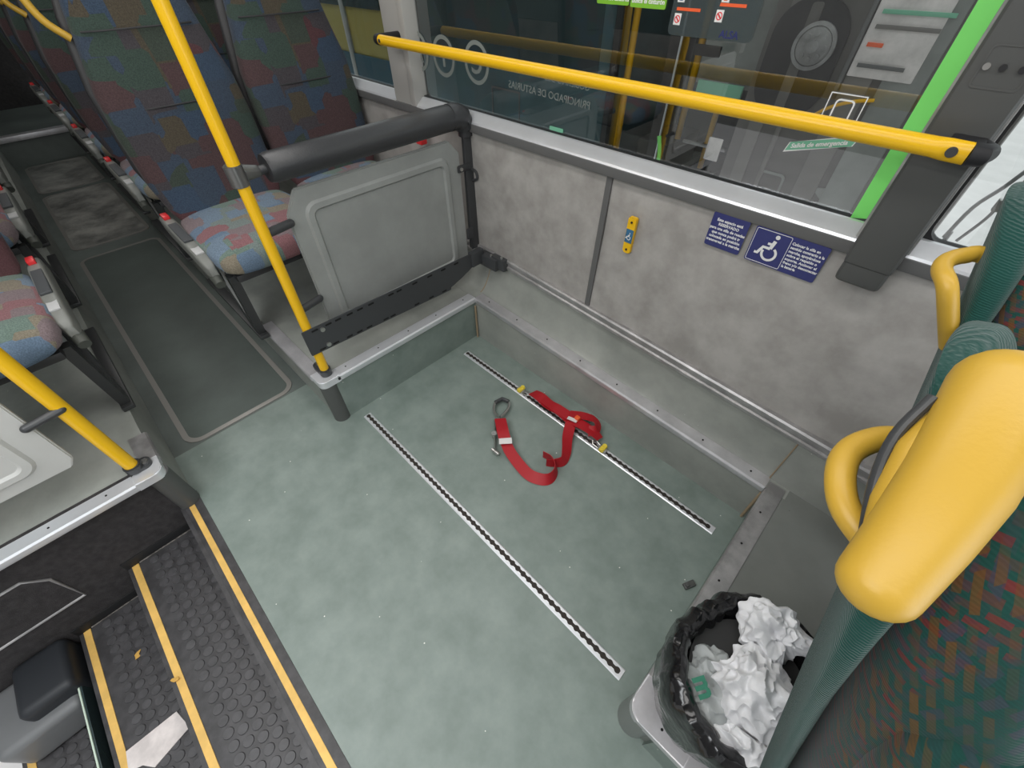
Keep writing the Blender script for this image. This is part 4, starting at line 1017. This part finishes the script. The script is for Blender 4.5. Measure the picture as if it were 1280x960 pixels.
# neighbouring bus
NB = 2.3
nb = thing('bus', 'dark teal bus standing close beyond the window', 'bus', (-2.6, NB, -.78))
bm = BM(); box(bm, -3.33, -1.53, NB, NB+2.2, -.5, 2.2, .03); wobj('body', bm, M['teal'], nb)
bm = BM(); box(bm, -3.25, -1.60, NB-.006, NB+.01, .95, 2.0, .01); wobj('window_pane', bm, M['busglass'], nb)
bm = BM()
ring_band(bm, quad(-2.44, -2.18, .55, .80), quad(-2.43, -2.19, .56, .79), (0, NB, 0), X_, Z_, -Y_, .004); wobj('service_flap', bm, M['trim'], nb)

# the part of that bus one can look into: poles and panes behind clear glass
nb2 = thing('bus', 'neighbouring bus with black window frame and yellow poles inside, beyond the notice sheet', 'bus', (-1.1, NB, -.78))
def part(name, m, *boxes, par=nb2, label=None, bev=.004):
    bm = BM()
    for b in boxes: box(bm, *b, bev)
    return wobj(name, bm, m, par, label=label)
def pl_tube(name, m, pts, r, par=nb2, label=None):
    bm = BM(); tube(bm, smooth_path(pts, 4), r, 12); return wobj(name, bm, m, par, label=label)
part('interior_back', M['busglass'], (-1.52, -.82, NB+.9, NB+.95, -.5, 2.2))
part('interior_floor', M['teal'], (-1.52, -.80, NB+.02, NB+.9, -.5, .05))
part('roof', M['teal'], (-1.52, -.82, NB+.0, NB+2, 2.2, 2.3))
part('lower_body', M['teal'], (-1.52, -1.20, NB, NB+.05, -.5, .60), (-1.20, -.80, NB, NB+.05, -.5, .52))
part('window_frame', M['gasket'], (-1.215, -1.165, NB-.01, NB+.04, .5, 2.2), (-1.525, -1.49, NB-.01, NB+.03, .5, 2.2))
part('frame_highlight', M['alu_b'], (-1.163, -1.155, NB-.012, NB, .55, 1.35))
pl_tube('grab_pole', M['yellow_o'], [(-1.49, NB+.12, -.3), (-1.49, NB+.12, 2.2)], .018, label='yellow pole inside the bus')
pl_tube('grab_pole', M['yellow_o'], [(-1.27, NB+.45, -.3), (-1.27, NB+.45, 2.2)], .018, label='yellow pole inside the bus')
pl_tube('grab_pole', M['yellow_o'], [(-1.02, NB+.30, .2), (-1.02, NB+.30, 1.0), (-1.0, NB+.30, 2.0)], .015, label='yellow pole inside the bus')
pl_tube('side_handle', M['green'], [(-1.125, NB-.03, .60), (-1.125, NB-.035, .68), (-1.15, NB-.03, .76)], .010, label='green handle')
part('pale_screen', M['buspale'], (-1.09, -.80, NB+.10, NB+.12, .98, 1.35))
part('green_panel', M['green3'], (-1.06, -.84, NB+.06, NB+.075, .93, 1.0))
part('paper_card', M['pale_patch'], (-.90, -.83, NB-.004, NB+.002, .70, .80))
part('seat_block', M['pillar'], (-1.45, -1.25, NB+.3, NB+.7, .05, .62), (-1.12, -.92, NB+.25, NB+.6, .05, .55))
part('inner_rail', M['alu_d'], (-1.10, -.86, NB+.15, NB+.17, .70, .715))
part('wiper_arm', M['black'], (-1.08, -.96, NB-.02, NB-.005, 1.10, 1.14))
part('grey_box', M['buspale'], (-.99, -.85, NB+.05, NB+.2, .46, .56))
gb = thing('bus', 'brownish grey coach side with round silver disc in black arch, seen through the window', 'bus', (-.35, NB, -.78))
part('body', M['busgrey'], (-.80, .10, NB, NB+2.0, -.5, 2.2), par=gb, bev=.02)
for x0, x1, m in ((-.74, -.68, 'busgrey2'), (-.62, -.60, 'busgrey2'), (-.45, -.36, 'busgrey2'), (-.33, -.20, 'buspale'), (-.155, -.14, 'trim')):
    part('side_streak', M[m], (x0, x1, NB-.010, NB+.01, .35, 1.5), par=gb)  # lighter streaks paint reflections onto the coach side
bm = BM(); prism(bm, rrect(-.77, -.50, .93, 1.315, .12, 8), (0, NB-.005, 0), X_, Z_, -Y_, .014); wobj('black_arch', bm, M['gasket'], gb, label='black rounded panel')
bm = BM(); prism(bm, rrect(-.66, -.62, .94, 1.30, .01, 3), (0, NB-.019, 0), X_, Z_, -Y_, .004); wobj('arch_strip', bm, M['busgrey'], gb)
bm = BM(); ring_band(bm, [(-.60+.075*math.cos(k*math.pi/18), 1.175+.075*math.sin(k*math.pi/18)) for k in range(36)], [(-.60+.062*math.cos(k*math.pi/18), 1.175+.062*math.sin(k*math.pi/18)) for k in range(36)], (0, NB-.02, 0), X_, Z_, -Y_, .012); wobj('disc_rim', bm, M['alu_d'], gb)
bm = BM(); cyl(bm, (-.60, NB-.028, 1.175), .060, .012, 36, 'Y', .004)
for k in range(8): cyl(bm, (-.60+.040*math.cos(k*math.pi/4), NB-.036, 1.175+.040*math.sin(k*math.pi/4)), .009, .006, 12, 'Y')
cyl(bm, (-.60, NB-.038, 1.175), .02, .012, 20, 'Y'); wobj('disc', bm, M['alu_d'], gb, label='round silver disc')
part('bright_window', M['pale_patch'], (-.45, -.24, NB-.016, NB, 1.10, 1.50), par=gb, label='pale bright pane')
part('side_trim', M['trim'], (-.47, -.455, NB-.02, NB, 1.05, 1.55), par=gb)
pl_tube('pole_reflection', M['yellow_o'], [(-.50, NB-.03, .96), (-.45, NB-.035, 1.0), (-.38, NB-.035, 1.03), (-.32, NB-.02, 1.04)], .006, par=gb, label='thin yellow reflection of a pole')  # mirrored pole modelled as a thin yellow tube
bm = BM(); ring_band(bm, quad(-.62, -.50, .58, .72, .02), quad(-.61, -.51, .59, .71, .015), (0, NB-.001, 0), X_, Z_, -Y_, .006); wobj('hatch_outline', bm, M['buspale'], gb)
for pts in ([(-.38, .70), (-.28, .72), (-.30, .64)], [(-.42, .62), (-.33, .65), (-.40, .58)]):
    bm = BM(); prism(bm, pts, (0, NB-.001, 0), X_, Z_, -Y_, .006); wobj('reflection_mark', bm, M['buspale'], gb)  # pale arrow shapes paint reflections on the lower coach side
# yellow and blue bus seen through the rear side window
yb = thing('bus', 'olive yellow and blue vehicle seen through the window behind the seats', 'bus', (-5.2, 2.6, -.78))
part('body', M['busyellow'], (-7.5, -4.02, 2.6, 4.5, -.5, 1.9), par=yb, bev=.03)
part('upper_glass', M['busglass'], (-7.4, -4.1, 2.585, 2.61, 1.06, 1.7), par=yb)
part('lower_band', mat('bus_blue', (.03, .08, .11), .4), (-7.5, -4.0, 2.585, 2.61, .3, .72), par=yb)
part('pale_stripe', M['buspale'], (-4.75, -4.68, 2.58, 2.60, .3, 1.8), par=yb)
# grey linkage just outside the front window
gl = thing('metal_link', 'small grey metal linkage outside the front window beside the dark pillar', 'linkage', (.12, 1.7, 1.0))
pl_tube('arm', M['alu_d'], [(.165, 1.7, 1.10), (.145, 1.7, 1.04), (.135, 1.7, 1.01), (.11, 1.7, .95), (.10, 1.7, .86)], .005, par=gl)
pl_tube('arm', M['alu_d'], [(.165, 1.7, 1.12), (.178, 1.7, 1.05), (.170, 1.7, 1.03)], .005, par=gl)
pl_tube('arm', M['alu_d'], [(.155, 1.7, .98), (.150, 1.7, .93), (.13, 1.7, .86)], .004, par=gl)
bm = BM(); box(bm, .160, .180, 1.69, 1.71, 1.01, 1.04, .003); box(bm, .145, .162, 1.69, 1.71, .955, .985, .003); wobj('joint', bm, M['steel'], gl)
bm = BM(); tube(bm, [(.12, 1.7, -.78), (.12, 1.7, .40), (.105, 1.7, .88)], .006, 12); wobj('stand', bm, M['alu_d'], gl)

bm = BM(); box(bm, -30, 25, -6.4, -6.0, -.9, 5.5); tag(obj('sky_blocker', bm, mat('blocker_grey', (.23, .22, .21), .8, noise=(1, .2))), 'unseen grey wall added across the yard to dim window reflections', 'sky_blocker')  # out-of-view wall added to cut bright reflections in the window glass

# recessed fixing on the dark pillar above the rail
pf = thing('pillar_fixing', 'recessed bracket with screws on the dark pillar above the rail end', 'bracket', (-.01, 1.165, 1.31))
bm = BM(); ring_band(bm, rrect(-.045, .022, 1.285, 1.345, .008), rrect(-.042, .019, 1.288, 1.342, .006), (0, 1.166, 0), X_, Z_, -Y_, .002); wobj('bracket_plate', bm, M['pillar'], pf)
for xx, m_ in ((-.036, 'steel'), (-.015, 'black'), (.010, 'black')):
    bm = BM(); cyl(bm, (xx, 1.163, 1.315), .005, .004, 14, 'Y'); wobj('screw', bm, M[m_], pf)
for i, (zz, m_) in enumerate(((1.13, 'trim'), (1.19, 'orange'), (1.24, 'busgrey2'), (1.28, 'green3'))):
    part('pane_detail', M[m_], (-.43, -.28+.02*i if m_ != 'orange' else -.38, NB-.020, NB-.014, zz, zz+.012), par=gb, bev=.001)
